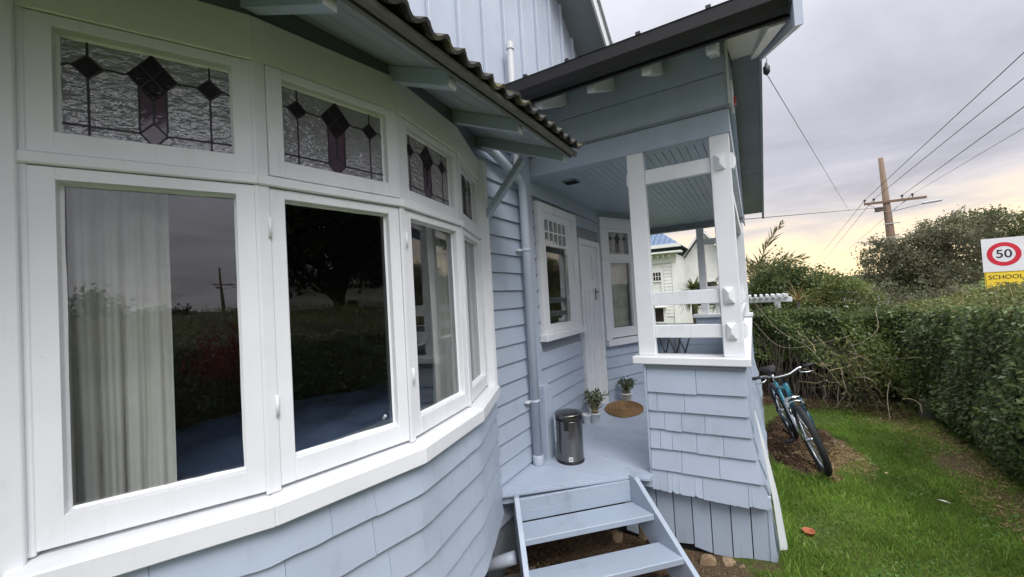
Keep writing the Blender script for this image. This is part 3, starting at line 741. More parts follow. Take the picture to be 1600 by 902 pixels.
box('gutter_stop', .251, .2625, 2.534, 2.66, 3.318, 3.445, 'black_gutter', pg, bev=0)
ab = box('alarm_box', -.0655, -.040, 3.42, 3.58, 3.20, 3.40, 'white_plastic', house, bev=.006)
box('alarm_lens', -.039, -.024, 3.46, 3.54, 3.24, 3.29, 'red_plastic', ab, bev=.004)
# posts and rails of the front bay of the porch
def post(x0, x1, y0, y1, z0, z1): return box('porch_post', x0, x1, y0, y1, z0, z1, 'white_paint', house, bev=.005)
post(-.808, -.678, PY+.002, PY+.075, 1.372, 2.9645); post(-.212, -.082, PY+.002, PY+.090, 1.372, 2.9645)
for z0, z1 in ((2.712, 2.822), (1.758, 1.862), (1.508, 1.606)):
    box('porch_rail', -.6775, -.2125, PY+.022, PY+.065, z0, z1, 'white_paint', house, bev=.004)
    box('side_rail', -.170, -.112, PY+.0905, 7.49, z0, z1, 'white_paint', house, bev=.004)
    def pyramid(c, ax, w, h, dep):
        a = Vector(ax); b = Vector((0, 0, 1)); n_ = b.cross(a) if a.x else Vector((0, -1, 0)); n_ = Vector((0, -1, 0)) if a.x else Vector((1, 0, 0)); c = Vector(c)
        V = [c+a*i*w+b*j*h+n_*0 for i, j in ((-1, -1), (1, -1), (1, 1), (-1, 1))]+[c+a*i*w+b*j*h+n_*dep*.45 for i, j in ((-1, -1), (1, -1), (1, 1), (-1, 1))]
        V += [c+a*i*w*.12+b*j*h*.38+n_*dep for i, j in ((-1, -1), (1, -1), (1, 1), (-1, 1))]
        F = [(3, 2, 1, 0)]+[(i, (i+1) % 4, 4+(i+1) % 4, 4+i) for i in range(4)]+[(4+i, 4+(i+1) % 4, 8+(i+1) % 4, 8+i) for i in range(4)]+[(8, 9, 10, 11)]
        mk('tenon_block', [tuple(v) for v in V], F, 'white_paint', house)
    zm = (z0+z1)/2
    pyramid((-.150, PY+.002, zm), (1, 0, 0), .031, .056, .032)
    pyramid((-.082, PY+.046, zm), (0, 1, 0), .028, .056, .032)
    pyramid((-.8085, PY+.038, zm), (0, -1, 0), .026, .05, -.02) if z0 > 2 else None
box('rear_post', -.775, -.665, 7.50, 7.61, 1.44, 2.889, 'white_paint', house); box('rear_post', -.19, -.08, 7.50, 7.61, 1.44, 2.889, 'white_paint', house)
box('rear_rail', -.664, -.191, 7.53, 7.58, 2.60, 2.70, 'white_paint', house); box('rear_rail', -.664, -.191, 7.53, 7.58, 1.80, 1.90, 'white_paint', house)
box('rear_wall', -.86, -.06, 7.46, 7.64, 0, 1.385, 'blue_paint', house, bev=0); box('rear_sill', -.90, -.03, 7.43, 7.67, 1.386, 1.438, 'white_paint', house)
rbz = box('rear_balustrade', -1.72, -.861, 7.50, 7.60, 0, 1.25, 'blue_paint', house, bev=0); box('balustrade_cap', -1.72, -.901, 7.47, 7.63, 1.251, 1.285, 'shade_grey_blue', house)
for k in range(5): box('balustrade_board', -1.70, -.30, 7.455-.002*k, 7.4595, .50+k*.145, .64+k*.145, 'blue_paint', rbz, bev=.002)
# ---- shingled pier under the front posts
def pxr(z):                                   # right edge flares towards the ground
    return -.083+.085*max(0, (1.0-z)/.65)**1.5
def pyf(z): return PY-.012-.035*max(0, (.9-z)/.55)**1.6
zs = [.36, .5, .65, .8, .95, 1.1, 1.295]
V = []; F = []
for z in zs: V += [(-.757, pyf(z)+.014, z), (pxr(z)-.014, pyf(z)+.014, z), (pxr(z)-.014, 7.44, z), (-.20, 7.44, z), (-.20, 3.40, z), (-.757, 3.40, z)]
for k in range(len(zs)-1):
    for j in range(6): F.append((k*6+j, k*6+(j+1) % 6, (k+1)*6+(j+1) % 6, (k+1)*6+j))
F += [(5, 4, 3, 2, 1, 0), tuple(range(36, 42))]
pier = mk('porch_pier', V, F, 'blue_paint', house)
box('pier_sill', -.848, -.045, PY-.055, PY+.16, 1.313, 1.3715, 'white_paint', house, bev=.006)
box('side_sill', -.215, -.046, PY+.161, 7.429, 1.313, 1.3715, 'white_paint', house, bev=.006)
box('sill_moulding', -.757, -.079, PY-.028, PY+.1, 1.283, 1.3125, 'shade_grey_blue', house, bev=.003)
box('pier_stop', -.775, -.758, PY-.03, PY+.13, FZ+.001, 1.312, 'blue_paint', house, bev=.003)
cz = [1.283, 1.102, .958, .817, .672, .515, .368]
widths = [[.36, .33], [.068, .20, .42], [.12, .125, .165, .30], [.075, .085, .17, .175, .19], [.215, .245, .24], [.11, .235, .28, .10]]
for k in range(6):
    zt, zb = cz[k], cz[k+1]; x = -.757; tot = pxr((zt+zb)/2)+.757; sc = tot/sum(widths[k])
    for j, w in enumerate(widths[k]):
        x2 = x+w*sc; last = j == len(widths[k])-1
        def xr(z, q): return q if not last else pxr(z)
        dz = random.uniform(-.004, .004)+(random.uniform(-.012, .006) if k == 5 else 0); dz2 = dz+random.uniform(-.005, .005)
        d = random.uniform(.0, .003)
        V = [(x+.001, pyf(zb)-.012-d, zb+dz), (xr(zb, x2)-.001, pyf(zb)-.012-d, zb+dz2), (xr(zb, x2)-.001, pyf(zb)+.013, zb+dz2), (x+.001, pyf(zb)+.013, zb+dz),
             (x+.001, pyf(zt)+.004, zt+.008), (xr(zt, x2)-.001, pyf(zt)+.004, zt+.008), (xr(zt, x2)-.001, pyf(zt)+.0135, zt+.008), (x+.001, pyf(zt)+.0135, zt+.008)]
        if k == 0:
            for q in range(4, 8): V[q] = (V[q][0], V[q][1], 1.2825)
        if k == 5:                            # ragged, split lower edge
            nb_ = 20; A = []
            for j_ in range(nb_+1):
                f = j_/nb_; a0 = Vector(V[0]).lerp(Vector(V[1]), f); t0_ = Vector(V[4]).lerp(Vector(V[5]), f)
                if 0 < j_ < nb_: a0.z += random.gauss(0, .0012)+(random.uniform(.008, .020) if random.random() < .08 else 0)
                A.append((a0, t0_))
            VV = []
            for a0, t0_ in A: VV += [tuple(a0), tuple(t0_), (t0_.x, t0_.y+.010, t0_.z), (a0.x, a0.y+.024, a0.z)]
            FF = [(0, 1, 2, 3), (nb_*4, nb_*4+3, nb_*4+2, nb_*4+1)]
            for j_ in range(nb_):
                for c_ in range(4): FF.append((j_*4+c_, (j_+1)*4+c_, (j_+1)*4+(c_+1) % 4, j_*4+(c_+1) % 4))
            mk('shingle', VV, FF, 'worn_blue_paint', pier)
        else: hexa('shingle', V, 'worn_blue_paint' if k > 2 else 'blue_paint', pier, bev=.0012)
        x = x2
    y = PY-.0; first = True                   # the side of the pier, running back
    while y < 7.3:
        y2 = y+random.choice((.17, .22, .28)); o = .010+random.uniform(0, .008)+(.012 if k > 3 else 0)*random.random()
        ya = pyf(zb)+.002 if first else y+.002; yt = pyf(zt)+.006 if first else y+.002
        V = [(pxr(zb)-.013, ya, zb), (pxr(zb)+o-.004, ya, zb+random.uniform(-.01, .01)), (pxr(zb)+o-.004, y2, zb), (pxr(zb)-.013, y2, zb),
             (pxr(zt)-.013, yt, zt+.006), (pxr(zt)-.004, yt, zt+.006), (pxr(zt)-.004, y2, zt+.006), (pxr(zt)-.013, y2, zt+.006)]
        if k == 0:
            for q in range(4, 8): V[q] = (V[q][0], V[q][1], 1.2825)
        hexa('shingle', V, 'worn_blue_paint', pier); y = y2; first = False
# pale weathered board standing proud of the pier's side
V = []
for (z, xo, w) in ((.06, .046, .045), (.40, .024, .034), (.75, -.016, .018), (.98, -.046, .004)):
    V += [(xo, 3.30, z), (xo+w, 3.33, z), (xo+w, 3.36, z), (xo, 3.36, z)]
F = [(3, 2, 1, 0), (12, 13, 14, 15)]
for k in range(3):
    for j in range(4): F.append((k*4+j, k*4+(j+1) % 4, (k+1)*4+(j+1) % 4, (k+1)*4+j))
mk('side_cover_board', V, F, 'old_white_paint', house)
# upright boards below
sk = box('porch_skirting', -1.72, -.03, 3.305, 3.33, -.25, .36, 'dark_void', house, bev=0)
x = -1.0
while x < -.02:
    x2 = x+random.choice((.118, .125, .13)); zb = -.05+random.uniform(-.018, .014)
    l = -.006 if x2 < -.1 else .012
    zq = zb+random.uniform(-.02, .02)
    hexa('skirting_board', [(x+.002, 3.278, zb), (x2-.002+l*.5, 3.278, zq), (x2-.002+l*.5, 3.304, zq), (x+.002, 3.304, zb), (x+.003, 3.272, .42), (x2-.003, 3.272, .42), (x2-.003, 3.300, .42), (x+.003, 3.300, .42)], 'worn_blue_paint', sk, bev=.0015); x = x2
V = [(-.012, 3.27, -.05), (.028, 3.275, -.05), (.05, 3.40, -.05), (-.01, 3.40, -.05), (-.012, 3.27, .37), (.004, 3.27, .37), (.01, 3.40, .37), (-.01, 3.40, .37)]
hexa('skirting_board', V, 'worn_blue_paint', sk)
box('side_skirting', -.03, -.001, 3.41, 7.44, -.1, .36, 'worn_blue_paint', house, bev=0)
# ---- porch window
def wallring(y0, y1, z0, z1, holes, x0, x1):
    """bars of a window in the long wall: holes = list of (y0,y1,z0,z1)"""
    b = Bag(); ys = sorted(set([y0, y1]+[q for h in holes for q in h[:2]])); zs_ = sorted(set([z0, z1]+[q for h in holes for q in h[2:]]))
    for j in range(len(zs_)-1):
        run = None
        for i in range(len(ys)-1):
            c = ((ys[i]+ys[i+1])/2, (zs_[j]+zs_[j+1])/2)
            hole = any(h[0] < c[0] < h[1] and h[2] < c[1] < h[3] for h in holes)
            if not hole: run = [ys[i], ys[i+1]] if run is None else [run[0], ys[i+1]]
            if hole or i == len(ys)-2:
                if run: b.add(*boxVF(x0, x1, run[0], run[1], zs_[j], zs_[j+1])); run = None
    return b
small = [(3.545+.105*i, 3.545+.105*i+.085, 2.40+.122*j, 2.40+.122*j+.106) for i in range(5) for j in range(2)]
small = [(a, b, c, d) for a, b, c, d in small]
big = (3.548, 4.070, 1.605, 2.375)
casing = wallring(3.375, 4.325, 1.53, 2.775, [(3.47, 4.225, 1.53001, 2.70)], -1.725, -1.676).build('window_casing', 'white_paint', house)
sw = wallring(3.4705, 4.2245, 1.532, 2.699, small+[big], -1.732, -1.697).build('sash_window', 'white_paint', house)
for h in small+[big]: box('glass_pane', -1.7025, -1.6995, h[0]-.004, h[1]+.004, h[2]-.004, h[3]+.004, 'window_glass', sw, bev=0)
box('window_sill', -1.72, -1.635, 3.345, 4.36, 1.462, 1.529, 'white_paint', house, bev=.006)
# ---- door
dfr = wallring(4.415, 5.13, .471, 2.535, [(4.465, 5.065, .470, 2.47)], -1.745, -1.688).build('door_frame', 'white_paint', house)
pan = [(4.565, 4.915, 2.06, 2.345)]+[(4.50+.145*k, 4.50+.145*k+.115, .62, 1.93) for k in range(4)]
dr = wallring(4.467, 5.063, .476, 2.468, pan, -1.760, -1.725).build('door', 'white_paint', house)
for h in pan: box('door_panel', -1.752, -1.737, h[0]-.003, h[1]+.003, h[2]-.003, h[3]+.003, 'white_paint', dr, bev=0)
box('lock_plate', -1.7245, -1.718, 4.965, 4.992, 1.80, 1.95, 'black_steel', dr, bev=.002)
tube('door_handle', [(-1.72, 4.978, 1.905), (-1.69, 4.978, 1.905), (-1.685, 4.97, 1.905), (-1.685, 4.89, 1.90)], .007, 'black_steel', dr)
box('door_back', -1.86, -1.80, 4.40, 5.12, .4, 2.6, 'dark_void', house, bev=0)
# ---- angled window beyond the door (a second bow seen by one facet)
QA = Vector((-1.71, 5.2)); qa = R_(24); QD = Vector((math.sin(qa), math.cos(qa))); QN = Vector((QD.y, -QD.x))
def q3(s, t, z): p = QA+QD*s+QN*t; return (p.x, p.y, z)
def qslabVF(s0, s1, t0, t1, z0, z1): return prismVF([tuple(QA+QD*s0+QN*t1), tuple(QA+QD*s1+QN*t1), tuple(QA+QD*s1+QN*t0), tuple(QA+QD*s0+QN*t0)], z0, z1)
def qring(s0, s1, z0, z1, g0, g1, h0, h1, t0, t1):
    b = Bag()
    for a in ((s0, g0, z0, z1), (g1, s1, z0, z1), (g0, g1, z0, h0), (g0, g1, h1, z1)): b.add(*qslabVF(a[0], a[1], t0, t1, a[2], a[3]))
    return b
V, F = qslabVF(-.05, .74, -.20, -.012, .40, 1.185); qa_ = mk('angled_apron', V, F, 'blue_paint', house)
V, F = qslabVF(-.05, .74, -.20, -.02, 2.89, 3.0); mk('angled_header', V, F, 'blue_paint', house)
cw = qring(.10, .63, 1.285, 2.305, .155, .57, 1.41, 2.285, -.01, .03).build('casement_window', 'white_paint', house)
V, F = qslabVF(.15, .575, -.002, .002, 1.40, 2.29); mk('glass_pane', V, F, 'window_glass', cw)
fw = qring(.10, .63, 2.345, 2.735, .155, .56, ZU0, ZU1-.005, -.01, .03).build('fanlight_window', 'white_paint', house)
leadlight(lambda u, v, t: q3(.155+u*.405, t, ZU0+v*.293), fw)
for a, nm in (((-.01, .0985, -.05, .040, 1.27, 2.737), 'end_post'), ((.6315, .74, -.05, .040, 1.27, 2.737), 'end_post'), ((-.01, .74, -.05, .052, 2.3065, 2.3435), 'transom'), ((-.01, .74, -.05, .045, 2.738, 2.889), 'head_board'), ((-.02, .76, -.06, .085, 1.187, 1.269), 'window_sill')):
    V, F = qslabVF(*a); mk(nm, V, F, 'white_paint', house, bev=.003)
for k in range(5):
    s = -.01
    while s < .74:
        s2 = min(.745, s+random.choice((.16, .22, .28))); zb = 1.187-.145*(k+1); zt = zb+.15
        if zb < .46: zb = .472
        V, F = qslabVF(s+.001, s2-.001, -.011, .0, zb, min(zt, 1.186))
        V = [(v[0]+QN.x*.018, v[1]+QN.y*.018, v[2]) if v[2] == zb and i in (0, 1) else v for i, v in enumerate(V)]
        mk('shingle', V, F, 'blue_paint', qa_); s = s2
e = QA+QD*.74
prism('angled_return', [(e.x, e.y), (e.x-.02, e.y+.05), (-1.75, 6.1), (-1.75, 5.9), (e.x-.12, e.y-.02)], .40, 3.0, 'blue_paint', house)

# ================================================================ steps
SO = Vector((-.885, 3.113)); SU = Vector((.717, .697)); SN = Vector((.697, -.717))
def s3(a, b, z): p = SO+SU*a+SN*b; return (p.x, p.y, z)
steps = thing('porch_steps', 'two open wooden steps between stringers, painted blue, leading up to the porch', 'steps', s3(-.4, .25, 0))
aR = lambda b: .25*b; aL = lambda b: -.885-.12*b
def tread(name, b0, b1, z0, z1, bev=.004):
    V = [s3(aL(b0), b0, z0), s3(aR(b0), b0, z0), s3(aR(b1), b1, z0), s3(aL(b1), b1, z0), s3(aL(b0), b0, z1), s3(aR(b0), b0, z1), s3(aR(b1), b1, z1), s3(aL(b1), b1, z1)]
    hexa(name, V, 'step_paint', steps, bev=bev)
tread('tread', -.012, .200, .238, .28); tread('tread', .225, .435, .058, .10)
for z0, z1 in ((.281, .355), (.3565, .437)): tread('riser_board', -.045, -.022, z0, z1, .002)
for nm, f, w in (('L', aL, -.038), ('R', aR, .038)):
    prof = [(-.035, .475), (-.035, .20), (.38, -.16), (.56, -.16), (.56, -.03), (.02, .475)]
    V = [s3(f(b)+(.0008 if w > 0 else -.0008), b, z) for b, z in prof]+[s3(f(b)+w, b, z) for b, z in prof]
    n = len(prof); F = [tuple(range(n)), tuple(range(n, 2*n))]+[(i, (i+1) % n, n+(i+1) % n, n+i) for i in range(n)]
    mk('stringer', V, F, 'step_paint', steps, bev=.003)

# ================================================================ things on the porch
bc = (-1.43, 3.235, FZ)
bin_ = thing('pedal_bin', 'round brushed steel pedal bin standing on the porch beside the downpipe', 'bin', bc)
lathe('base_ring', [(.113, .001), (.116, .004), (.116, .016), (.112, .018)], bc, 'seal_black', bin_, n=40)
lathe('body', [(.1, .018), (.111, .019), (.112, .025), (.1115, .345), (.113, .349), (.113, .353), (.10, .354)], bc, 'brushed_steel', bin_, n=48)
lathe('rim', [(.105, .354), (.114, .356), (.1145, .372), (.112, .376), (.10, .3765)], bc, 'seal_black', bin_, n=48)
lathe('lid', [(.116, .377), (.1165, .380), (.1165, .402), (.113, .409), (.08, .414), (.03, .416), (.001, .416)], bc, 'brushed_steel', bin_, n=48)
dv = Vector((.42, -.91, 0)); sv = Vector((.91, .42, 0)); bcv = Vector(bc)
V, F = extrVF([bcv+dv*.1165+sv*(-.045)+Vector((0, 0, z)) if k == 0 else bcv+dv*.1165+sv*(-.008)+Vector((0, 0, z)) for k, z in ((0, .285), (1, .285), (1, .372), (0, .372))], dv*.006); mk('lid_latch', V, F, 'seal_black', bin_, bev=.003)
V, F = extrVF([bcv+dv*.1125+sv*x+Vector((0, 0, z)) for x, z in ((-.018, .03), (.016, .03), (.016, .066), (-.018, .066))], dv*.0016); lb = mk('label_sticker', V, F, 'white_plastic', bin_)
b = Bag()
for x, w in ((-.010, .004), (-.003, .002), (.003, .004), (.010, .002)):
    V, F = extrVF([bcv+dv*.1142+sv*xx+Vector((0, 0, z)) for xx, z in ((x-w/2, .038), (x+w/2, .038), (x+w/2, .058), (x-w/2, .058))], dv*.0004); b.add(V, F)
b.build('printed_bars', 'sign_black', lb)
def potted(name, label, c, r, h, kind, n, hh, spread):
    t = thing(name, label, 'plant', c, 'potted plants by the front door')
    lathe('pot', [(r*.74, 0), (r*.78, .003), (r*.96, h*.84), (r*1.06, h*.85), (r*1.06, h), (r*.98, h), (r*.95, h*.88), (.002, h*.87)], c, 'white_plastic', t, n=26)
    lathe('soil', [(r*.95, h*.86), (r*.5, h*.9), (.002, h*.91)], c, 'soil', t, n=16)
    P = []
    for k in range(n):
        a = random.uniform(0, 6.28); q = random.uniform(.2, 1)*spread; top = Vector((c[0]+math.cos(a)*q, c[1]+math.sin(a)*q, c[2]+h+hh*random.uniform(.5, 1)))
        bs = Vector((c[0]+math.cos(a)*r*.3, c[1]+math.sin(a)*r*.3, c[2]+h*.88)); mid = (bs+top)/2+Vector((0, 0, hh*.12))
        pts = curve_pts([bs, mid, top], 5); tube('stem', pts, [.0028]*5+[.0022]*5+[.001], 'pale_stem', t, n=5)
        for q_ in range(16 if kind == 'fine' else 8): P.append(pts[min(len(pts)-1, 3+int(random.random()*8))]+Vector([random.gauss(0, .012) for _ in range(3)]))
    leaves('foliage', P, .034 if kind == 'fine' else .058, 'pot_leaf', t, aspect=.5 if kind == 'fine' else .4)
    return t
potted('potted_shrub', 'small leafy shrub with grey-green leaves in white pot in front of the door', (-1.585, 4.30, FZ), .062, .11, 'fine', 30, .27, .15)
potted('potted_succulent', 'dark green plant in white pot beyond the doormat, under angled window', (-1.50, 5.28, FZ), .072, .11, 'broad', 22, .19, .13)
t = thing('plant_pot', 'small empty white pot tucked behind the leafy shrub beside the door', 'pot', (-1.655, 4.235, FZ))
lathe('pot', [(.033, 0), (.036, .004), (.046, .085), (.050, .087), (.050, .10), (.045, .10), (.043, .088), (.03, .02), (.002, .018)], (-1.655, 4.235, FZ), 'white_plastic', t, n=24)
# doormat: pointed oval of coir with raised ribs
mc = Vector((-1.43, 4.90, FZ)); ma = R_(13)
def matpt(u, v, z): return (mc.x+u*math.cos(ma)-v*math.sin(ma), mc.y+u*math.sin(ma)+v*math.cos(ma), mc.z+z)
def eye(k, a, b, n=48):
    out = []
    for i in range(n):
        th = 2*math.pi*i/n; out.append((b*k*math.sin(th)*abs(math.sin(th))**.25, a*k*math.cos(th)))
    return out
dm = thing('doormat', 'brown oval coir doormat with leaf-shaped ribs in front of the door', 'doormat', tuple(mc))
V, F = extrVF([matpt(u, v, .001) for u, v in eye(1, .36, .225)], (0, 0, .011)); mk('mat_base', V, F, 'coir', dm, bev=.003)
for k in (.96, .80, .63, .45, .27):
    pts = [matpt(u, v, .013) for u, v in eye(k, .36, .225)]; pts.append(pts[0]); V, F = tubeVF(pts, .011, 6); mk('mat_rib', V, F, 'coir', dm, smooth=True)
# folding chair and table at the back of the porch
ch = thing('folding_chair', 'folded black steel bistro chair leaning at the back of the porch', 'chair', (-1.05, 6.85, FZ))
for a, b_ in (((-1.36, 6.82, .50), (-1.16, 6.80, 1.24)), ((-1.16, 6.86, .50), (-1.37, 6.80, 1.20)), ((-1.10, 6.82, .50), (-.86, 6.84, 1.25)), ((-.84, 6.84, .50), (-1.10, 6.80, 1.26)), ((-1.22, 6.9, .5), (-1.0, 6.82, 1.22)), ((-1.0, 6.9, .5), (-1.24, 6.82, 1.22)), ((-1.38, 6.82, .80), (-1.14, 6.82, .84)), ((-1.08, 6.82, .82), (-.86, 6.82, .80))):
    tube('leg', [a, b_], .011, 'black_steel', ch, n=8)
for k in range(3): box('seat_slat', -1.36+.02*k, -.88, 6.85+.012*k, 6.858+.012*k, 1.15+k*.04, 1.18+k*.04, 'black_steel', ch, bev=.001)
tb = thing('porch_table', 'small grey folding table against the rear balustrade of the porch', 'table', (-1.4, 7.2, FZ))
box('table_top', -1.62, -1.10, 7.0, 7.42, 1.245, 1.265, 'shade_grey_blue', tb)
for x, y in ((-1.58, 7.04), (-1.14, 7.04), (-1.58, 7.38), (-1.14, 7.38)): box('leg', x-.015, x+.015, y-.015, y+.015, FZ+.001, 1.244, 'shade_grey_blue', tb, bev=.002)

# ================================================================ seen through the bow window
cu = thing('curtain', 'cream gathered curtain hanging behind the leftmost bow window pane', 'curtain', (-1.85, .4, .55))
def drape(name, pts, z0, z1, amp, waves, mat, par):
    P = curve_pts(pts, 60); n = len(P); V = []; F = []; rows = 9
    ph = [random.uniform(-.5, .5) for _ in range(n)]
    for j in range(rows):
        z = z0+(z1-z0)*j/(rows-1); fl = 1.15-.35*j/(rows-1)
        for k, p in enumerate(P):
            d = (P[min(k+1, n-1)]-P[max(k-1, 0)]).normalized(); nn = Vector((d.y, -d.x, 0)); u = k/(n-1)
            ph_ = 2*math.pi*waves*u+1.5*math.sin(5.3*u+1)+.5*math.sin(j*.6+9*u); w = amp*fl*(.8+.35*math.sin(11*u+.4*j))*(2.2*abs(math.sin(ph_*.5))**.5-1.2+.22*math.sin(2.7*ph_+1.3+.5*j))
            V.append((p.x+nn.x*w, p.y+nn.y*w, z))
    for j in range(rows-1):
        for k in range(n-1): F.append((j*n+k, j*n+k+1, (j+1)*n+k+1, (j+1)*n+k))
    o = mk(name, V, F, mat, par, smooth=True); m = o.modifiers.new('thickness', 'SOLIDIFY'); m.thickness = .002; return o
drape('cloth', [(-1.93, .18, 0), (-1.85, .40, 0), (-1.79, .625, 0)], .55, 2.86, .030, 8.5, 'curtain_cloth', cu)
tube('rod', [(-1.95, .15, 2.88), (-1.72, .66, 2.88)], .012, 'white_paint', cu)
cu2 = thing('curtain', 'pale curtain gathered at the far side behind the narrow right bow panes', 'curtain', (-1.9, 2.2, .55))
drape('cloth', [(-1.70, 1.86, 0), (-1.80, 2.10, 0), (-1.95, 2.38, 0)], .55, 2.86, .022, 6, 'curtain_cloth', cu2)
bed = thing('bed', 'low bed with rumpled blue cover standing inside the bow window', 'bed', (-2.6, 1.8, .46))
box('bed_base', -3.25, -2.02, .70, 2.96, .461, .80, 'carpet', bed)
V = []; F = []; nx, ny = 24, 34
for j in range(ny+1):
    for i in range(nx+1):
        u, v = i/nx, j/ny; x = -3.45+u*1.45; y = .66+v*2.34
        e = min(u, 1-u, v, 1-v); z = 1.12+.04*math.sin(5*u+2*v)*math.sin(3*v+1)+.012*math.sin(23*u+11*v)+.008*math.sin(31*v-9*u)
        if e < .07: z -= (.07-e)/.07*.30; 
        V.append((x, y, z))
for j in range(ny):
    for i in range(nx): F.append((j*(nx+1)+i, j*(nx+1)+i+1, (j+1)*(nx+1)+i+1, (j+1)*(nx+1)+i))
o = mk('bed_cover', V, F, 'blue_cloth', bed, smooth=True); o.modifiers.new('t', 'SOLIDIFY').thickness = .01
c3 = thing('sheer_curtain', 'sheer cream curtain behind the angled window beyond the door', 'curtain', q3(.35, -.12, 1.2))
a, b_ = q3(.12, -.09, 0), q3(.62, -.09, 0)
drape('cloth', [a, ((a[0]+b_[0])/2, (a[1]+b_[1])/2, 0), b_], 1.19, 2.32, .010, 8, 'sheer_cloth', c3)
bk = Bag(); bk.add(*qslabVF(-.3, .75, -.45, -.40, .5, 3)); bk.build('interior_wall', 'interior_wall', house)

# ================================================================ bicycle
H = Vector((.165, -.985, 0)).normalized(); Lf = Vector((-H.y, H.x, 0)); LEAN = R_(16.5)
BZ = Vector((0, 0, 1))*math.cos(LEAN)-Lf*math.sin(LEAN); BY = Lf*math.cos(LEAN)+Vector((0, 0, 1))*math.sin(LEAN); BO = Vector((.487, 4.93, .012))
bike = thing('bicycle', 'teal mountain bike leaning on the side of the porch, front wheel towards viewer', 'bicycle', tuple(BO))
def k3(x, y, z): return BO+H*x+BY*y+BZ*z
def btube(name, pts, r, mat, par, n=10): return tube(name, [k3(*p) for p in pts], r, mat, par, n=n)
def torus(name, cx, cz, R, r, mat, par, n=56, m=10, sq=1.0, knob=False):
    V = []; F = []
    for i in range(n):
        a = 2*math.pi*i/n
        for j in range(m):
            b_ = 2*math.pi*j/m; rr = R+r*math.cos(b_)*(1+(.09 if knob and (i+j) % 2 and math.cos(b_) > .3 else 0)); y = r*math.sin(b_)*sq
            V.append(tuple(k3(cx+rr*math.cos(a), y, cz+rr*math.sin(a))))
    for i in range(n):
        for j in range(m): F.append((i*m+j, i*m+(j+1) % m, ((i+1) % n)*m+(j+1) % m, ((i+1) % n)*m+j))
    return mk(name, V, F, mat, par, smooth=not knob)
for cx in (0, -1.05):
    w = torus('wheel', cx, .335, .305, .030, 'tyre_rubber', bike, n=90, m=10, knob=True)
    rim = torus('rim', cx, .335, .272, .012, 'chrome', w, sq=.9)
    sp = Bag()
    for k in range(28):
        a = 2*math.pi*k/28; s = .03 if k % 2 else -.03; a2 = a+(.35 if k % 4 < 2 else -.35)
        sp.add(*tubeVF([k3(cx+.022*math.cos(a2), s, .335+.022*math.sin(a2)), k3(cx+.265*math.cos(a), 0, .335+.265*math.sin(a))], .0016, 5))
    sp.build('spokes', 'chrome', w, kind='stuff')
    V, F = tubeVF([k3(cx, -.05, .335), k3(cx, .05, .335)], .019, 12); mk('hub', V, F, 'chrome', w, smooth=True)
    ra = 2.3; p = lambda da, dr, dy: k3(cx+(.20+dr)*math.cos(-.9+da), dy, .335+(.20+dr)*math.sin(-.9+da))
    V = [p(-.09, .02, -.008), p(.09, .02, -.008), p(.09, .05, -.008), p(-.09, .05, -.008), p(-.09, .02, .008), p(.09, .02, .008), p(.09, .05, .008), p(-.09, .05, .008)]
    hexa('reflector', [tuple(v) for v in V], 'orange_plastic', w)
fm = btube('frame', [(-.135, 0, .715), (-.185, 0, .860)], .023, 'teal_frame', bike, 14)
for nm, pts, r in (('top_tube', [(-.17, 0, .815), (-.74, 0, .69)], .017), ('down_tube', [(-.145, 0, .745), (-.62, 0, .29)], .024), ('seat_tube', [(-.62, 0, .29), (-.765, 0, .74)], .017)):
    btube(nm, pts, r, 'teal_frame', fm, 12)
for s in (-1, 1):
    btube('chain_stay', [(-.62, s*.03, .29), (-.80, s*.055, .305), (-1.05, s*.068, .335)], .010, 'dark_teal', fm)
    btube('seat_stay', [(-.745, s*.018, .68), (-.85, s*.05, .57), (-1.05, s*.068, .335)], .009, 'dark_teal', fm)
    btube('fork_leg', [(-.125, s*.065, .70), (-.06, s*.066, .50), (.0, s*.062, .335)], [.018, .020, .014], 'chrome' if s < 0 else 'dark_teal', bike, 12)
    btube('brake_arm', [(-.06, s*.07, .585), (-.055, s*.075, .66), (-.06, s*.05, .70)], .008, 'chrome', bike)
btube('fork_crown', [(-.128, -.07, .705), (-.132, 0, .722), (-.128, .07, .705)], .020, 'chrome', bike, 12)
btube('brake_bridge', [(-.05, -.072, .64), (-.035, -.05, .70), (-.03, 0, .715), (-.035, .05, .70), (-.05, .072, .64)], .010, 'chrome', bike)
btube('stem', [(-.185, 0, .86), (-.195, 0, .905), (-.12, 0, .955)], .017, 'black_steel', bike, 12)
hb = btube('handlebar', [(-.17, -.30, .985), (-.15, -.16, .985), (-.125, -.07, .955), (-.12, 0, .952), (-.125, .07, .955), (-.15, .16, .985), (-.17, .30, .985)], .012, 'chrome', bike, 12)
for s in (-1, 1):
    btube('grip', [(-.158, s*.19, .985), (-.172, s*.315, .985)], .017, 'grip_rubber', hb, 12)
    btube('brake_lever', [(-.14, s*.15, .975), (-.085, s*.165, .955), (-.075, s*.21, .945), (-.085, s*.27, .94)], .006, 'chrome', hb)
    btube('shifter', [(-.145, s*.135, .965), (-.14, s*.18, .965)], .020, 'grip_rubber', hb)
    btube('brake_cable', [tuple(p) for p in curve_pts([(-.12, s*.15, .97), (-.02, s*.12, 1.0), (.01, s*.03, .90), (-.05, s*.0, .78), (-.08, -s*.02, .70)], 6)], .0028, 'grip_rubber', bike, 6)
btube('seat_post', [(-.765, 0, .74), (-.80, 0, .86)], .0135, 'chrome', bike)
V = []; F = []
for k, (x, w, z) in enumerate(((-.68, .02, .885), (-.72, .028, .892), (-.78, .05, .892), (-.86, .08, .90), (-.92, .085, .905), (-.945, .05, .90))):
    for y, dz in ((-w, -.02), (-w*.8, .012), (0, .006), (w*.8, .012), (w, -.02)): V.append(tuple(k3(x, y, z+dz)))
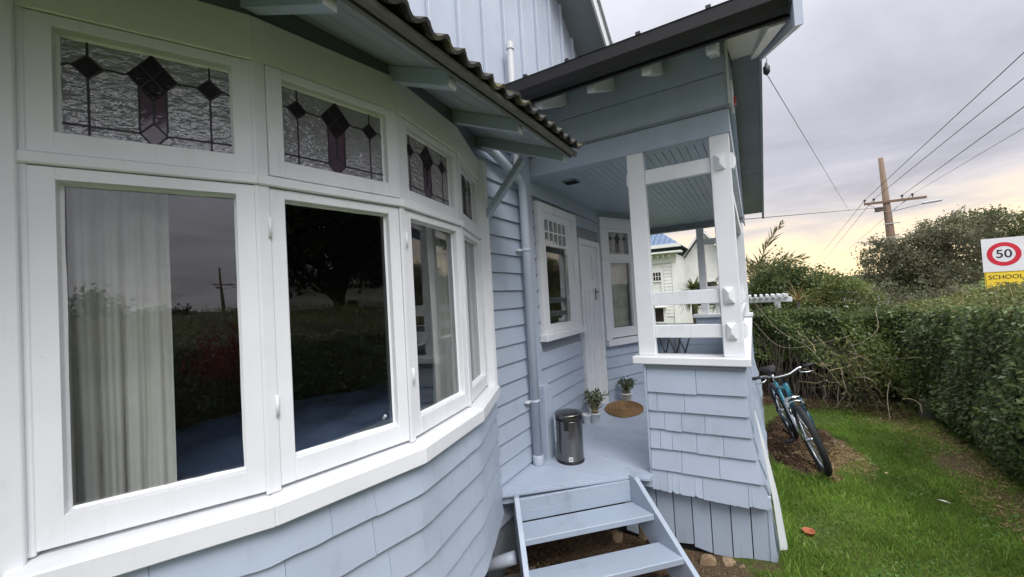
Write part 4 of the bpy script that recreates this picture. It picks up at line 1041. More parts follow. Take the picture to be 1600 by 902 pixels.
for k in range(5):
    for j in range(4): F.append((k*5+j, k*5+j+1, (k+1)*5+j+1, (k+1)*5+j))
o = mk('saddle', V, F, 'grip_rubber', bike, smooth=True); o.modifiers.new('t', 'SOLIDIFY').thickness = .02
V, F = tubeVF([k3(-.62, -.045, .29), k3(-.62, -.052, .29)], .085, 24); mk('chainring', V, F, 'black_steel', bike)
for s, dx, dz in ((-1, .12, -.12), (1, -.12, .12)):
    cr = btube('crank', [(-.62, s*.06, .29), (-.62+dx, s*.08, .29+dz)], .010, 'black_steel', bike)
    a = k3(-.62+dx, s*.085, .29+dz); b2 = k3(-.62+dx, s*.17, .29+dz); V, F = barVF(a, b2, .06, .022); mk('pedal', V, F, 'grip_rubber', cr, bev=.003)

# ================================================================ odd things on the ground
tp = thing('terracotta_saucer', 'small terracotta pot sunk in the grass near the porch corner', 'pot', (.235, 3.67, .0))
lathe('pot', [(.02, .0), (.034, .042), (.040, .043), (.040, .053), (.035, .053), (.031, .043), (.015, .015), (.001, .013)], (.235, 3.67, .0), 'terracotta', tp, n=26)
def rock(name, c, r, mat, parent=None, seed=0, sub=2):
    rr = random.Random(seed); bm = bmesh.new(); bmesh.ops.create_icosphere(bm, subdivisions=sub, radius=1)
    ph = [rr.uniform(0, 6) for _ in range(6)]
    for v in bm.verts:
        d = v.co.normalized(); k = .86+.12*math.sin(3*d.x+ph[0])+.10*math.sin(4*d.y+ph[1])+.08*math.sin(5*d.z+ph[2])
        q = Vector([math.copysign(min(abs(x)*1.32, .88), x) for x in d])*k
        v.co = Vector((c[0]+q.x*r[0], c[1]+q.y*r[1], c[2]+q.z*r[2]))-base(parent)
    me = bpy.data.meshes.new(name); bm.to_mesh(me); bm.free(); me.materials.append(M[mat]); me.polygons.foreach_set('use_smooth', [False]*len(me.polygons)); return link(name, me, parent)
spots = [(-.40, 3.22, -.11, .075, .05, .075, 'dark brown footing stone half behind the right stringer'), (-.27, 3.22, -.105, .07, .05, .07, 'brown footing stone under the skirting, nearest the steps'), (-.145, 3.22, -.10, .065, .05, .068, 'broad tawny footing stone under the middle of the skirting'), (-.03, 3.21, -.09, .062, .05, .065, 'pale tan footing stone under the porch corner'),
         (-.83, 3.16, .045, .055, .04, .065, 'square brown stone standing in the dark behind the upper step'), (-.73, 3.20, .04, .06, .04, .07, 'tall tan stone in the dark under the upper step'), (-1.0, 3.06, .03, .045, .035, .05, 'small dull stone under the upper step near the left stringer')]
for k, (x, y, z, a, b_, c, lab) in enumerate(spots): tag(rock('footing_stone', (x, y, z), (a, b_, c), 'footing_stone', None, k+3), lab, 'stone', 'stones under the porch')
o = tube('timber_log', [(-1.62, 2.28, -.07), (-1.42, 2.50, -.04)], [.052, .048], 'bark', None, n=12); tag(o, 'short brown log lying beside the steps under the bow window', 'log')
o = lathe('pipe_stub', [(.019, 0), (.021, .004), (.021, .075), (.018, .082), (.008, .085), (.001, .085)], (-1.325, 2.31, -.135), 'pvc', None, n=16); tag(o, 'white plastic pipe stub poking up beside the left stringer', 'pipe')
for k, (x, y, rz_, ln, lab) in enumerate(((1.18, 4.62, -.6, .10, 'pale curled dry leaf lying on the lawn right of centre'), (.95, 5.05, .9, .06, 'small yellow dry leaf on the lawn below the bicycle patch'))):
    a = Vector((x, y, .035)); d = Vector((math.cos(rz_), math.sin(rz_), 0)); s = Vector((-d.y, d.x, 0)); V = []; F = []
    for q in range(7):
        u = q/6; w = .011*math.sin(math.pi*min(max(u, .04), .96)); cc = a+d*ln*u*.8+Vector((0, 0, .004*math.sin(3*u)))
        V += [tuple(cc-s*w+Vector((0, 0, .006))), tuple(cc), tuple(cc+s*w+Vector((0, 0, .006)))]
    for q in range(6): F += [(q*3, q*3+1, q*3+4, q*3+3), (q*3+1, q*3+2, q*3+5, q*3+4)]
    tag(mk('dry_leaf', V, F, 'pale_stem' if k else 'sheer_cloth', None, smooth=True), lab, 'leaf')
o = box('stone_slab', 1.76, 2.06, 7.24, 7.32, -.02, .27, 'mossy_slab', bev=.02); tag(o, 'mossy upright slab half hidden at the foot of the hedge corner', 'slab')
# chips, straw and twigs
def scatter(name, n, area, mat, size, label, flat=.5, long_=3.0):
    P = []
    while len(P) < n:
        x, y = area()
        P.append((x, y, ground_z(x, y)+.006+random.random()*.012))
    P = np.array(P); th = rng.uniform(0, 6.28, n); L = size*rng.uniform(.4, 1.5, n); W = L/long_*rng.uniform(.5, 1.2, n); hgt = W*flat
    d = np.stack([np.cos(th), np.sin(th), rng.normal(0, .15, n)], 1); s = np.stack([-np.sin(th), np.cos(th), rng.normal(0, .2, n)], 1); u = np.array([0, 0, 1.])
    V = []
    for zz in (0, 1):
        for i, j in ((-1, -1), (1, -1), (1, 1), (-1, 1)): V.append(P+d*(i*L/2)[:, None]+s*(j*W/2)[:, None]+u*(zz*hgt)[:, None])
    V = np.stack(V, 1).reshape(-1, 3); F = (np.arange(n)[:, None, None]*8+np.array(HF)[None]).reshape(-1, 4)
    o = fast_mesh(name, V, F, mat, None, 'stuff'); o['label'] = label; o['category'] = 'debris'
def disk(cx, cy, rx, ry):
    def f():
        while True:
            x, y = random.uniform(-1, 1), random.uniform(-1, 1)
            if x*x+y*y < 1 and random.random() > (x*x+y*y)**2*.8: return cx+x*rx, cy+y*ry
    return f
scatter('wood_chips', 5200, disk(-1.2, 2.2, 1.3, .95), 'chips', .028, 'brown wood chips scattered round and under the steps')
scatter('bark_litter', 4200, disk(.34, 5.9, .34, 1.1), 'chips', .03, 'dark bark litter along the porch side under the bicycle')
scatter('dry_straw', 2600, disk(.62, 5.35, .32, .62), 'dry_straw', .05, 'dry straw on the bare patch beside the front wheel', .3, 9)
scatter('hedge_clippings', 1500, disk(1.45, 7.0, .45, .9), 'dry_straw', .07, 'dry clippings along the foot of the hedge', .3, 10)
scatter('lawn_litter', 1500, disk(1.72, 5.2, .35, 1.7), 'dry_straw', .045, 'dry leaf and straw litter along the right hedge', .3, 6)
scatter('hedge_litter', 2200, disk(1.0, 7.6, 1.1, .55), 'chips', .035, 'dark leaf litter below the far hedge')

# ================================================================ lawn
def lawn():
    n = 120000
    x = rng.uniform(-.1, 2.15, n); y = 2.3+5.6*rng.uniform(0, 1, n)**1.35
    # clear the bare ground, keep tufts
    def e(cx, cy, rx, ry): return ((x-cx)/rx)**2+((y-cy)/ry)**2
    nz = np.sin(x*9+y*4)*.25+np.sin(x*17-y*13)*.2
    keep = (e(.42, 5.65, .40, .85)+nz > .95) & (x > .07-.0*y) & ~((x < .30) & (y > 5.0)) & (e(-1.2, 2.2, 1.4, .9) > 1) & ~((y > 7.3) & (x < 1.9) & (rng.uniform(0, 1, n) < .8))
    keep &= ~((x > 1.25) & (rng.uniform(0, 1, n) < .75*np.clip((x-1.2)/.5, 0, 1)*(.5+.5*np.sin(x*11+y*5)*np.sin(y*7-x*3)+.25)))
    keep |= (x < .1) & (y < 3.15) & (x > -.1) & (y > 2.5)
    x, y = x[keep], y[keep]; n = len(x)
    z = np.array([ground_z(a, b) for a, b in zip(x, y)])
    cl = .5+.5*np.sin(x*5.3+1.1*np.sin(y*3.1))*np.sin(y*4.7+x*2); tall = np.exp(-((x-.09)/.06)**2)*(y < 4.9)
    fr = np.exp(-e_(x, y, .42, 4.75, .28, .18))
    h = (.022+.030*cl+.05*tall+.035*fr)*rng.uniform(.5, 1.35, n); w = rng.uniform(.0016, .0032, n)*(1+y*.06)
    a = rng.uniform(0, 6.28, n); lean = rng.uniform(.1, 1.3, n)*h; la = rng.uniform(0, 6.28, n)
    B = np.stack([x, y, z], 1); s = np.stack([np.cos(a), np.sin(a), 0*a], 1)*w[:, None]
    mid = B+np.stack([np.cos(la)*lean*.35, np.sin(la)*lean*.35, h*.6], 1); tip = B+np.stack([np.cos(la)*lean, np.sin(la)*lean, h], 1)
    V = np.stack([B-s, B+s, mid+s*.7, mid-s*.7, tip], 1).reshape(-1, 3)
    k = np.arange(n)[:, None]*5; T = np.concatenate([k+np.array([[0, 1, 2]]), k+np.array([[0, 2, 3]]), k+np.array([[3, 2, 4]])], 1).reshape(-1, 3)
    o = fast_mesh('grass', V, T, 'grass_blade', None, 'stuff'); o['label'] = 'short green lawn grass between the porch and the hedge'; o['category'] = 'grass'
def e_(x, y, cx, cy, rx, ry): return ((x-cx)/rx)**2+((y-cy)/ry)**2
lawn()
n = 9000; x = rng.uniform(.1, 2.1, n); y = 2.4+5.2*rng.uniform(0, 1, n)**1.2
cl = np.sin(x*4.1+1.3)*np.sin(y*3.3+.6)+.5*np.sin(x*9-y*7); k = (cl > .35) & (e_(x, y, .42, 5.6, .5, 1.0) > 1); x, y = x[k], y[k]
o = leaves('clover', np.stack([x, y, np.array([ground_z(a, b) for a, b in zip(x, y)])+rng.uniform(.012, .04, len(x))], 1), .017, 'clover', None, np.tile([0, 0, 1.], (len(x), 1)), .5, .9)
o['label'] = 'patches of clover and small weeds in the lawn'; o['category'] = 'weeds'

# ================================================================ hedges
def hz_right(y): return float(np.interp(y, [-8, 3.5, 5.0, 6.2, 7.3, 8.4], [1.64, 1.61, 1.56, 1.50, 1.42, 1.38]))
def hx_right(y, z): return 1.91+.03*math.sin(y*2.1)+.03*math.sin(y*5.3+z*4)+.03*math.sin(z*7+y*1.3)-.05*math.sin(min(1, max(0, z/1.5))*math.pi)
hedge = thing('clipped_hedge', 'long clipped green hedge along the right side of the lawn', 'hedge', (2.4, 2, 0))
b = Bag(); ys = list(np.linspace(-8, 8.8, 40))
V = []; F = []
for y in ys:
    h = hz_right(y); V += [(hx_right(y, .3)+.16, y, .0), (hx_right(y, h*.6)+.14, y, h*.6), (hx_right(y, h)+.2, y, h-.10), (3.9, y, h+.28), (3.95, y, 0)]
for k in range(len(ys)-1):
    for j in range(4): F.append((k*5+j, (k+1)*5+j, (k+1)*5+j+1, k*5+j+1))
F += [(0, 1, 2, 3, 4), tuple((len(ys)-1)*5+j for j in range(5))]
mk('shade_core', V, F, 'soil', hedge)  # dark solid core added to block light through the leaves
def hedge_leaves():
    n = 64000; y = 8.35-12.5*rng.uniform(0, 1, n)**1.9; u = rng.uniform(0, 1, n)
    P = np.zeros((n, 3)); N = np.zeros((n, 3))
    for k in range(n):
        h = hz_right(y[k]); z = (1-u[k]**1.25)*h
        if z < .12 and rng.uniform() < .6: z = rng.uniform(.1, .5)
        d = abs(rng.normal(0, .055)); P[k] = (hx_right(y[k], z)+d-.02+.03*math.sin(y[k]*19+z*13)*math.sin(z*17-y[k]*7), y[k], z); N[k] = (-.8, -.25, .5+.5*(z > h-.12))
    leaves('foliage', P, .041, 'hedge_leaf', hedge, N, .75, .55)
    n = 44000; y = 8.9-13*rng.uniform(0, 1, n)**1.5; v = rng.uniform(0, 1, n)
    P = np.stack([1.84+v*2.15, y, np.array([hz_right(q) for q in y])+rng.normal(.0, .028, n)+.04*np.sin(y*6+v*9)-.03*(v < .06)+.33*v], 1)
    leaves('clipped_top', P, .036, 'hedge_top_leaf', hedge, np.tile([0, 0, 1.], (n, 1)), .9, .55)
    n = 9000; y = 8.3-11*rng.uniform(0, 1, n)**1.8; z = rng.uniform(.1, 1, n)*np.array([hz_right(q) for q in y])      # bigger, outer leaves
    P = np.stack([np.array([hx_right(a, b) for a, b in zip(y, z)])-.03+rng.normal(0, .03, n), y, z], 1)
    leaves('outer_leaves', P, .052, 'hedge_leaf', hedge, np.tile([-.8, -.3, .5], (n, 1)), .8, .5)
    P = []; m = Bag()
    for k in range(130):                      # stray shoots over the clipped line
        y0 = 8.2-7*random.random()**1.3; x0 = random.uniform(1.85, 3.9); z0 = hz_right(y0)+.33*(x0-1.84)/2.15; hh = random.uniform(.05, .18); tp = Vector((x0+random.gauss(0, .04), y0+random.gauss(0, .05), z0+hh))
        m.add(*tubeVF([(x0, y0, z0-.05), tp], [.003, .0015], 4))
        for q in range(7): P.append(Vector((x0, y0, z0)).lerp(tp, random.random())+Vector([random.gauss(0, .012) for _ in range(3)]))
    m.build('stray_shoots', 'pale_stem', hedge, kind='stuff'); leaves('shoot_leaves', P, .045, 'hedge_top_leaf', hedge)
    m = Bag()
    for k in range(60):
        y0 = random.uniform(3.5, 8.0); x0 = 2.05+random.random()*.15; m.add(*tubeVF(curve_pts([(x0, y0, 0), (x0+random.gauss(0, .06), y0+random.gauss(0, .08), .35), (x0-.06+random.gauss(0, .05), y0+random.gauss(0, .12), .8)], 3), [.010, .009, .008, .007, .006, .005, .004], 5))
    m.build('stems', 'bark', hedge, kind='stuff')
hedge_leaves()
fh = thing('back_hedge', 'shaded hedge with bare lower stems closing off the end of the lawn', 'hedge', (.9, 8.3, 0))
def hz_far(x): return 1.36+.04*math.sin(x*3.3)+.03*math.sin(x*8.1)
V = []; F = []; xs = list(np.linspace(-.5, 2.3, 16))
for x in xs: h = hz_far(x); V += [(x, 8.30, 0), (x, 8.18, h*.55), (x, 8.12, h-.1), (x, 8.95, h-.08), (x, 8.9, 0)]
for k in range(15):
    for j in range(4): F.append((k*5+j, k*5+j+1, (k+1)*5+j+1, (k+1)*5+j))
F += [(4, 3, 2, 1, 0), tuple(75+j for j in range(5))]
mk('shade_core', V, F, 'soil', fh)  # dark core added so that no light passes through this hedge
n = 15000; x = rng.uniform(-.5, 2.1, n); u = rng.uniform(0, 1, n); lo = np.clip(.62-.42*np.clip(x-.7, 0, 1), .12, .7)
h = np.array([hz_far(q) for q in x]); z = h-(h-lo)*u**1.15
P = np.stack([x, 8.02+np.abs(rng.normal(0, .06, n))+.05*np.sin(x*8+z*7)+.12*(1-u)*0, z], 1)
leaves('foliage', P, .056, 'hedge_leaf', fh, np.tile([0, -.9, .45], (n, 1)), .75, .55)
n = 8000; x = rng.uniform(-.5, 2.2, n); y = rng.uniform(8.0, 8.95, n)
leaves('clipped_top', np.stack([x, y, np.array([hz_far(q) for q in x])+rng.normal(0, .03, n)], 1), .042, 'bush_leaf', fh, np.tile([0, 0, 1.], (n, 1)), .9, .55)
m = Bag()
for k in range(150):
    x0 = random.uniform(-.4, 1.5); y0 = random.uniform(7.95, 8.2); a = random.gauss(0, .16)
    m.add(*tubeVF(curve_pts([(x0, y0, 0), (x0+a*.5, y0+random.gauss(0, .04), .4), (x0+a+random.gauss(0, .08), y0, random.uniform(.7, 1.1))], 3), [.009, .009, .008, .007, .006, .005, .004], 5))
m.build('stems', 'bark', fh, kind='stuff')
# pruned, twisted branches heaped against the back hedge
hp = thing('branch_heap', 'heap of pale twisted branches in front of the back hedge', 'branches', (1.2, 7.3, 0))
for k in range(46):
    c = Vector((random.gauss(1.12, .20), random.gauss(7.4, .14), random.uniform(.08, .85))); pts = [c]; d = Vector([random.gauss(0, 1), random.gauss(0, .6), random.gauss(.1, .7)]).normalized()
    for q in range(6):
        d = (d+Vector([random.gauss(0, .42), random.gauss(0, .3), random.gauss(-.02, .4)])).normalized(); pts.append(pts[-1]+d*random.uniform(.05, .10))
    if min(p.z for p in pts) < .03:
        for p in pts: p.z = max(p.z, .03)
    P = curve_pts(pts, 3); r0 = random.choice((.003, .004, .005, .006, .010)); tube('branch', P, [r0*(1-.6*i/len(P)) for i in range(len(P))], 'dead_wood' if k % 3 else 'pale_stem', hp, n=5)
P = rng.normal(0, 1, (1700, 3))*np.array([.28, .12, .26])+np.array([1.32, 7.4, .60]); P = P[P[:, 2] > .1]
leaves('leafy_shoots', P, .05, 'light_bush_leaf', hp)
for lab, pts, r in (('long pale vine arching down from the porch corner to the branch heap', [(-.03, 7.25, 1.66), (.27, 7.2, 1.2), (.60, 7.2, .96), (.80, 7.15, .68), (.95, 7.1, .42)], .006),
                    ('thin vine looping level from the porch to the hedge', [(-.03, 7.35, 1.30), (.26, 7.3, .95), (.61, 7.3, .94), (1.13, 7.4, 1.08)], .005),
                    ('short vine hooked down from the hedge top above the branch heap', [(1.50, 7.75, 1.42), (1.47, 7.6, 1.14), (1.26, 7.5, .97), (1.12, 7.45, .93)], .005),
                    ('bent dead stick leaning out of the hedge corner towards the lawn', [(1.50, 7.3, .50), (1.42, 7.1, .30), (1.40, 6.95, .03)], .006)):
    tag(tube('vine', curve_pts(pts, 7), r*.8, 'dead_wood', None, n=6), lab, 'vine')

# ================================================================ trees and bushes
def clumps(c, r, n, seed, lo=.35):
    q = np.random.default_rng(seed); d = unit(q.normal(size=(n, 3))); k = q.uniform(lo, 1, (n, 1))**.5
    p = np.array(c)+d*k*np.array(r)*(1+.16*np.sin(d[:, :1]*5+seed)+.14*np.sin(d[:, 1:2]*7+seed*2)); return p
def tree(name, label, cat, basep, blobs, mat, nclump, per, size, trunk=None, group=None, cl=.16, tr_mat='bark', seed=1, droop=.3):
    t = thing(name, label, cat, basep, group); allc = []
    q = np.random.default_rng(seed+50)
    for bi, (c, r, w) in enumerate(blobs): allc.append(clumps(c, r, int(nclump*w), seed+bi*3))
    C = np.concatenate(allc)
    sd = cl*q.uniform(.5, 1.3, (len(C), 1))
    P = np.repeat(C, per, 0)+q.normal(size=(len(C)*per, 3))*np.repeat(sd, per, 0)*np.array([1, 1, .75])
    P = P[P[:, 2] > .05]
    o = leaves('crown', P, size, mat, t, aspect=.5, droop=droop)
    if trunk:
        b0 = Vector(basep); top = Vector(trunk[0]); r0 = trunk[1]
        pts = curve_pts([b0, b0.lerp(top, .5)+Vector((.08, .05, 0)), top], 4); tube('trunk', pts, [r0*(1-.5*i/(len(pts)-1)) for i in range(len(pts))], tr_mat, t, n=10)
        for k in range(trunk[2]):
            c = Vector(C[int(q.integers(len(C)))]); s = b0.lerp(top, random.uniform(.55, 1))
            P_ = curve_pts([s, s.lerp(c, .5)+Vector((0, 0, .1*(c-s).length)), c], 4); tube('limb', P_, [r0*.42*(1-.75*i/(len(P_)-1)) for i in range(len(P_))], tr_mat, t, n=6)
    return t
tree('dark_bush', 'dense dark green bushy tree behind the back hedge next to the palm', 'tree', (.75, 12, 0), [((.70, 12, 1.75), (.75, .7, .75), 1), ((1.15, 12, 1.45), (.5, .6, .6), .5), ((.2, 12, 1.5), (.45, .5, .6), .4)], 'bush_leaf', 190, 34, .075, ((.72, 12, 1.6), .07, 10), cl=.11, seed=3)
tree('light_bush', 'rounded yellow-green bush behind the back hedge, right of the dark bushy tree', 'bush', (1.7, 11, 0), [((1.62, 11, 1.30), (.68, .6, .58), 1), ((1.15, 11.1, 1.25), (.5, .5, .5), .5), ((1.5, 11.2, 1.72), (.18, .2, .26), .12)], 'light_bush_leaf', 170, 32, .065, ((1.6, 11, 1.1), .05, 8), cl=.10, seed=8)
tree('roadside_tree', 'broad grey-green roadside tree in front of the power pole', 'tree', (4.9, 18, 0), [((4.15, 18, 2.35), (.95, .9, .95), 1), ((4.7, 18, 1.7), (1.3, .9, .85), .9), ((5.6, 18.3, 2.9), (1.0, .8, .85), .6), ((5.0, 18.2, 2.9), (.6, .6, .55), .35)], 'grey_tree_leaf', 260, 34, .085, ((4.9, 18, 2.2), .14, 18), cl=.11, seed=5)
tree('feathery_tree', 'open reddish-topped tree beyond the roadside tree, behind the speed sign', 'tree', (7.4, 21, 0), [((6.6, 21, 3.55), (1.0, .8, .55), .8), ((7.6, 21, 3.35), (1.1, .8, .6), .8), ((7.0, 21, 2.3), (1.5, 1, .9), 1), ((8.6, 21, 2.6), (1.0, 1, .9), .6)], 'olive_tree_leaf', 150, 30, .10, ((7.3, 21, 2.8), .12, 16), cl=.14, seed=12)
tree('low_scrub', 'low grey-green scrub filling the gap below the roadside tree', 'bush', (3.6, 14, 0), [((3.0, 14, 1.05), (.8, .5, .62), 1), ((4.1, 14, 1.0), (.8, .5, .58), 1)], 'grey_tree_leaf', 110, 36, .075, ((3.5, 14, .8), .04, 6), cl=.13, seed=15)
# across the lawn, mirrored in the windows
tree('street_tree', 'large dark leafy tree over the hedge, mirrored in the second bow pane', 'tree', (6.3, 3.3, 0), [((6.2, 3.2, 4.2), (2.2, 2.4, 1.7), 1), ((5.6, 4.6, 3.6), (1.4, 1.4, 1.1), .5), ((6.6, 1.9, 3.6), (1.3, 1.2, 1.0), .4)], 'dark_tree_leaf', 330, 44, .15, ((6.25, 3.25, 3.4), .16, 16), cl=.26, seed=21)
tree('red_shrub', 'dark red leafed shrub by the hedge, mirrored in the leftmost bow pane', 'shrub', (1.75, -.95, 0), [((1.75, -.95, 1.45), (.35, .32, .25), 1)], 'red_leaf', 60, 22, .05, ((1.75, -.95, 1.35), .02, 6), cl=.07, seed=31)
for k, (x, y, rx, rz2, lab) in enumerate(((44, -14, 6, 3.2, 'wide dark tree far across the road, left of the far pole'), (52, -34, 7, 2.6, 'low spreading tree far across the road, right of the far pole'), (38, -31, 4, 3.6, 'tall rounded tree far across the road, mirrored in the left pane'), (47, -2, 6, 4.0, 'broad tree far across the road behind the street house'), (33, -52, 8, 3.4, 'broad tree farthest down the road, mirrored at the pane edge'))):
    tree('far_tree', lab, 'tree', (x, y, 0), [((x, y, rz2*.75), (rx*.5, rx*.5, rz2*.55), 1), ((x+rx*.35, y-rx*.3, rz2*.6), (rx*.4, rx*.4, rz2*.45), .6), ((x-rx*.3, y+rx*.35, rz2*.62), (rx*.4, rx*.4, rz2*.4), .6)], 'dark_tree_leaf', 60, 16, .40, ((x, y, rz2*.6), .2, 4), 'trees across the road', cl=.45, seed=60+k)
# palm and spiky plants
def frond(t, b0, d, L, droop, n=16, leafl=.34, mat='palm_leaf', w=.02):
    d = Vector(d).normalized(); pts = [Vector(b0)]; 
    for k in range(9): pts.append(pts[-1]+d*(L/9)); d = (d+Vector((0, 0, -droop/9))).normalized()
    tube('frond_rib', pts, [.016*(1-.85*i/9) for i in range(10)], 'pale_stem', t, n=5)
    V = []; F = []
    for k in range(n*2):
        u = .12+.86*(k//2)/n; i = min(8, int(u*9)); p = pts[i].lerp(pts[i+1], u*9-i); ax = (pts[i+1]-pts[i]).normalized(); s = ax.cross(Vector((0, 0, 1))).normalized()*(1 if k % 2 else -1)
        fi = random.uniform(-1.1, 1.1); s = s*math.cos(fi)+ax.cross(s)*math.sin(fi)
        ll = leafl*math.sin(math.pi*(.15+.8*u))*random.uniform(.8, 1.1); dd = (s*.8+ax*.75+Vector((0, 0, .25))).normalized(); tip = p+dd*ll+Vector((0, 0, -.10*ll)); q = dd.cross(Vector((random.gauss(0, .5), -1, random.gauss(0, .5)))).normalized()*w
        j = len(V); V += [tuple(p), tuple(p.lerp(tip, .4)+q), tuple(tip), tuple(p.lerp(tip, .4)-q)]; F.append((j, j+1, j+2, j+3))
    mk('leaflets', V, F, mat, t, kind='stuff')
def palm(name, label, c, h, fr, L, droop, leafl, cat='palm', tr=.12, up=(.2, 1.2), mat='palm_leaf'):
    t = thing(name, label, cat, (c[0], c[1], 0))
    tube('trunk', [(c[0], c[1], 0), (c[0]+.03, c[1], h*.5), (c[0], c[1], h)], [tr*1.2, tr, tr*.9], 'bark', t, n=10)
    for k in range(fr):
        a = 2*math.pi*k/fr+random.uniform(-.2, .2); e = random.uniform(*up); frond(t, (c[0], c[1], h), (math.cos(a)*math.cos(e), math.sin(a)*math.cos(e), math.sin(e)), L*random.uniform(.8, 1.1), droop, leafl=leafl, mat=mat)
    return t
pt_ = palm('palm_tree', 'feathery palm rising behind the porch corner against the sunset', (.05, 14, 0), 2.15, 9, 1.25, 1.9, .40, tr=.16, up=(.1, .7))
for d, L_, dr_ in (((.42, -.1, 1.15), 1.75, .75), ((.85, .1, .75), 1.5, 1.1), ((1.0, -.3, .25), 1.2, 1.0), ((-.5, .1, 1.0), 1.5, 1.0), ((.1, -.6, .6), 1.1, 1.3), ((.6, -.4, .45), 1.1, 1.2)): frond(pt_, (.05, 14, 2.15), d, L_, dr_, n=26, leafl=.46, w=.020)
def spiky(name, label, c, h, n, L, mat, cat='plant', tr=.03, w=.02, up=(-.2, 1.4)):
    t = thing(name, label, cat, (c[0], c[1], 0)); tube('trunk', [(c[0], c[1], 0), (c[0]+.02, c[1], h*.5), (c[0], c[1], h)], tr, 'bark', t, n=8)
    for k in range(n):
        a = random.uniform(0, 6.28); e = random.uniform(*up); d = Vector((math.cos(a)*math.cos(e), math.sin(a)*math.cos(e), math.sin(e))); s = d.cross(Vector((0, 0, 1))).normalized(); b0 = Vector((c[0], c[1], h)); l = L*random.uniform(.7, 1.1); V = []; F = []
        for q in range(5):
            u = q/4; p = b0+d*l*u+Vector((0, 0, -.25*l*u*u)); ww = w*(1-u)**.7+.001; V += [tuple(p-s*ww), tuple(p+s*ww)]
        for q in range(4): F.append((q*2, q*2+1, q*2+3, q*2+2))
        mk('blade', V, F, mat, t, smooth=True)
spiky('spiky_plant', 'dry spiky plant with thin pale blades sticking up over the back hedge', (.78, 10.3, 0), 1.50, 34, .62, 'dry_straw', w=.010, up=(.05, 1.35))
spiky('yucca', 'tufted yellow-green yucca seen past the rear porch post', (-1.20, 10.2, 0), 1.86, 170, .50, 'light_bush_leaf', w=.026, tr=.06, up=(-1.2, 1.1))
spiky('cordyline', 'dark drooping cordyline head seen between the porch posts', (-.62, 10.8, 0), 1.80, 110, .62, 'bush_leaf', w=.024, tr=.06, up=(-1.1, 1.1))

# ================================================================ pergola
pgl = thing('pergola', 'white pergola with rafters notched over a beam beyond the back hedge', 'pergola', (.25, 10, 0))
box('beam', -.9, .66, 9.97, 10.03, 1.505, 1.60, 'white_paint', pgl); box('beam', -.9, .66, 10.9, 10.96, 1.505, 1.60, 'white_paint', pgl)
for x in (.42, -.7):
    for y in (10.0, 10.93): box('post', x-.04, x+.04, y-.035, y+.035, 0, 1.504, 'white_paint', pgl)
for k in range(14): box('slat', -.86+k*.108, -.81+k*.108, 9.86, 11.05, 1.60, 1.66, 'white_paint', pgl, bev=.002)

# ================================================================ speed sign
sg = thing('speed_sign', 'white roadside speed sign with red ring reading 50 above a yellow school panel', 'sign', (5.6, 15.6, 0))
box('panel', 5.21, 5.99, 15.5, 15.506, 1.868, 2.735, 'sign_white', sg, bev=.002)
yp_ = box('school_panel', 5.225, 5.975, 15.5, 15.506, 1.35, 1.862, 'sign_yellow', sg, bev=.002)
def annulus(name, r0, r1, mat, y):
    V = []; F = []; n = 48
    for k in range(n):
        a = 2*math.pi*k/n
        for r in (r0, r1): V += [(5.60+r*math.cos(a), y, 2.315+r*math.sin(a)), (5.60+r*math.cos(a), 15.4995, 2.315+r*math.sin(a))]
    for k in range(n):
        a, b_ = k*4, ((k+1) % n)*4
        F += [(a, a+2, b_+2, b_), (a, b_, b_+1, a+1), (a+2, a+3, b_+3, b_+2)]
    mk(name, V, F, mat, sg)
annulus('red_ring', .205, .305, 'sign_red', 15.497)
b = Bag()
for a in ((5.24, 5.96, 1.845, 1.853), (5.24, 5.96, 1.36, 1.368), (5.24, 5.248, 1.368, 1.845), (5.952, 5.96, 1.368, 1.845)): b.add(*boxVF(a[0], a[1], 15.4975, 15.4995, a[2], a[3]))
b.build('panel_border', 'sign_black', yp_)
def text(name, s, size, x, z, mat, par, sx=1.0, off=.0):
    cu_ = bpy.data.curves.new(name, 'FONT'); cu_.body = s; cu_.size = size; cu_.align_x = 'CENTER'; cu_.align_y = 'CENTER'; cu_.extrude = .001; cu_.offset = off
    tmp = bpy.data.objects.new(name, cu_); COL.objects.link(tmp); bpy.context.view_layer.update()
    me = bpy.data.meshes.new_from_object(tmp.evaluated_get(bpy.context.evaluated_depsgraph_get())); bpy.data.objects.remove(tmp)
    me.transform(Matrix.Translation((x, 15.4965, z))@Matrix.Rotation(math.pi/2, 4, 'X')@Matrix.Diagonal((sx, 1, 1, 1))); me.transform(Matrix.Translation(-base(par)))
    me.materials.clear(); me.materials.append(M[mat]); return link(name, me, par)
text('numeral', '50', .30, 5.60, 2.315, 'sign_black', sg, 1.0, .002); text('lettering', 'SCHOOL', .155, 5.60, 1.72, 'sign_black', yp_, 1.0); text('lettering', 'ZONE', .155, 5.60, 1.53, 'sign_black', yp_, 1.0)
for x in (5.6,): tube('post', [(x, 15.56, 0), (x, 15.56, 2.68)], .03, 'galvanised', sg, n=10)

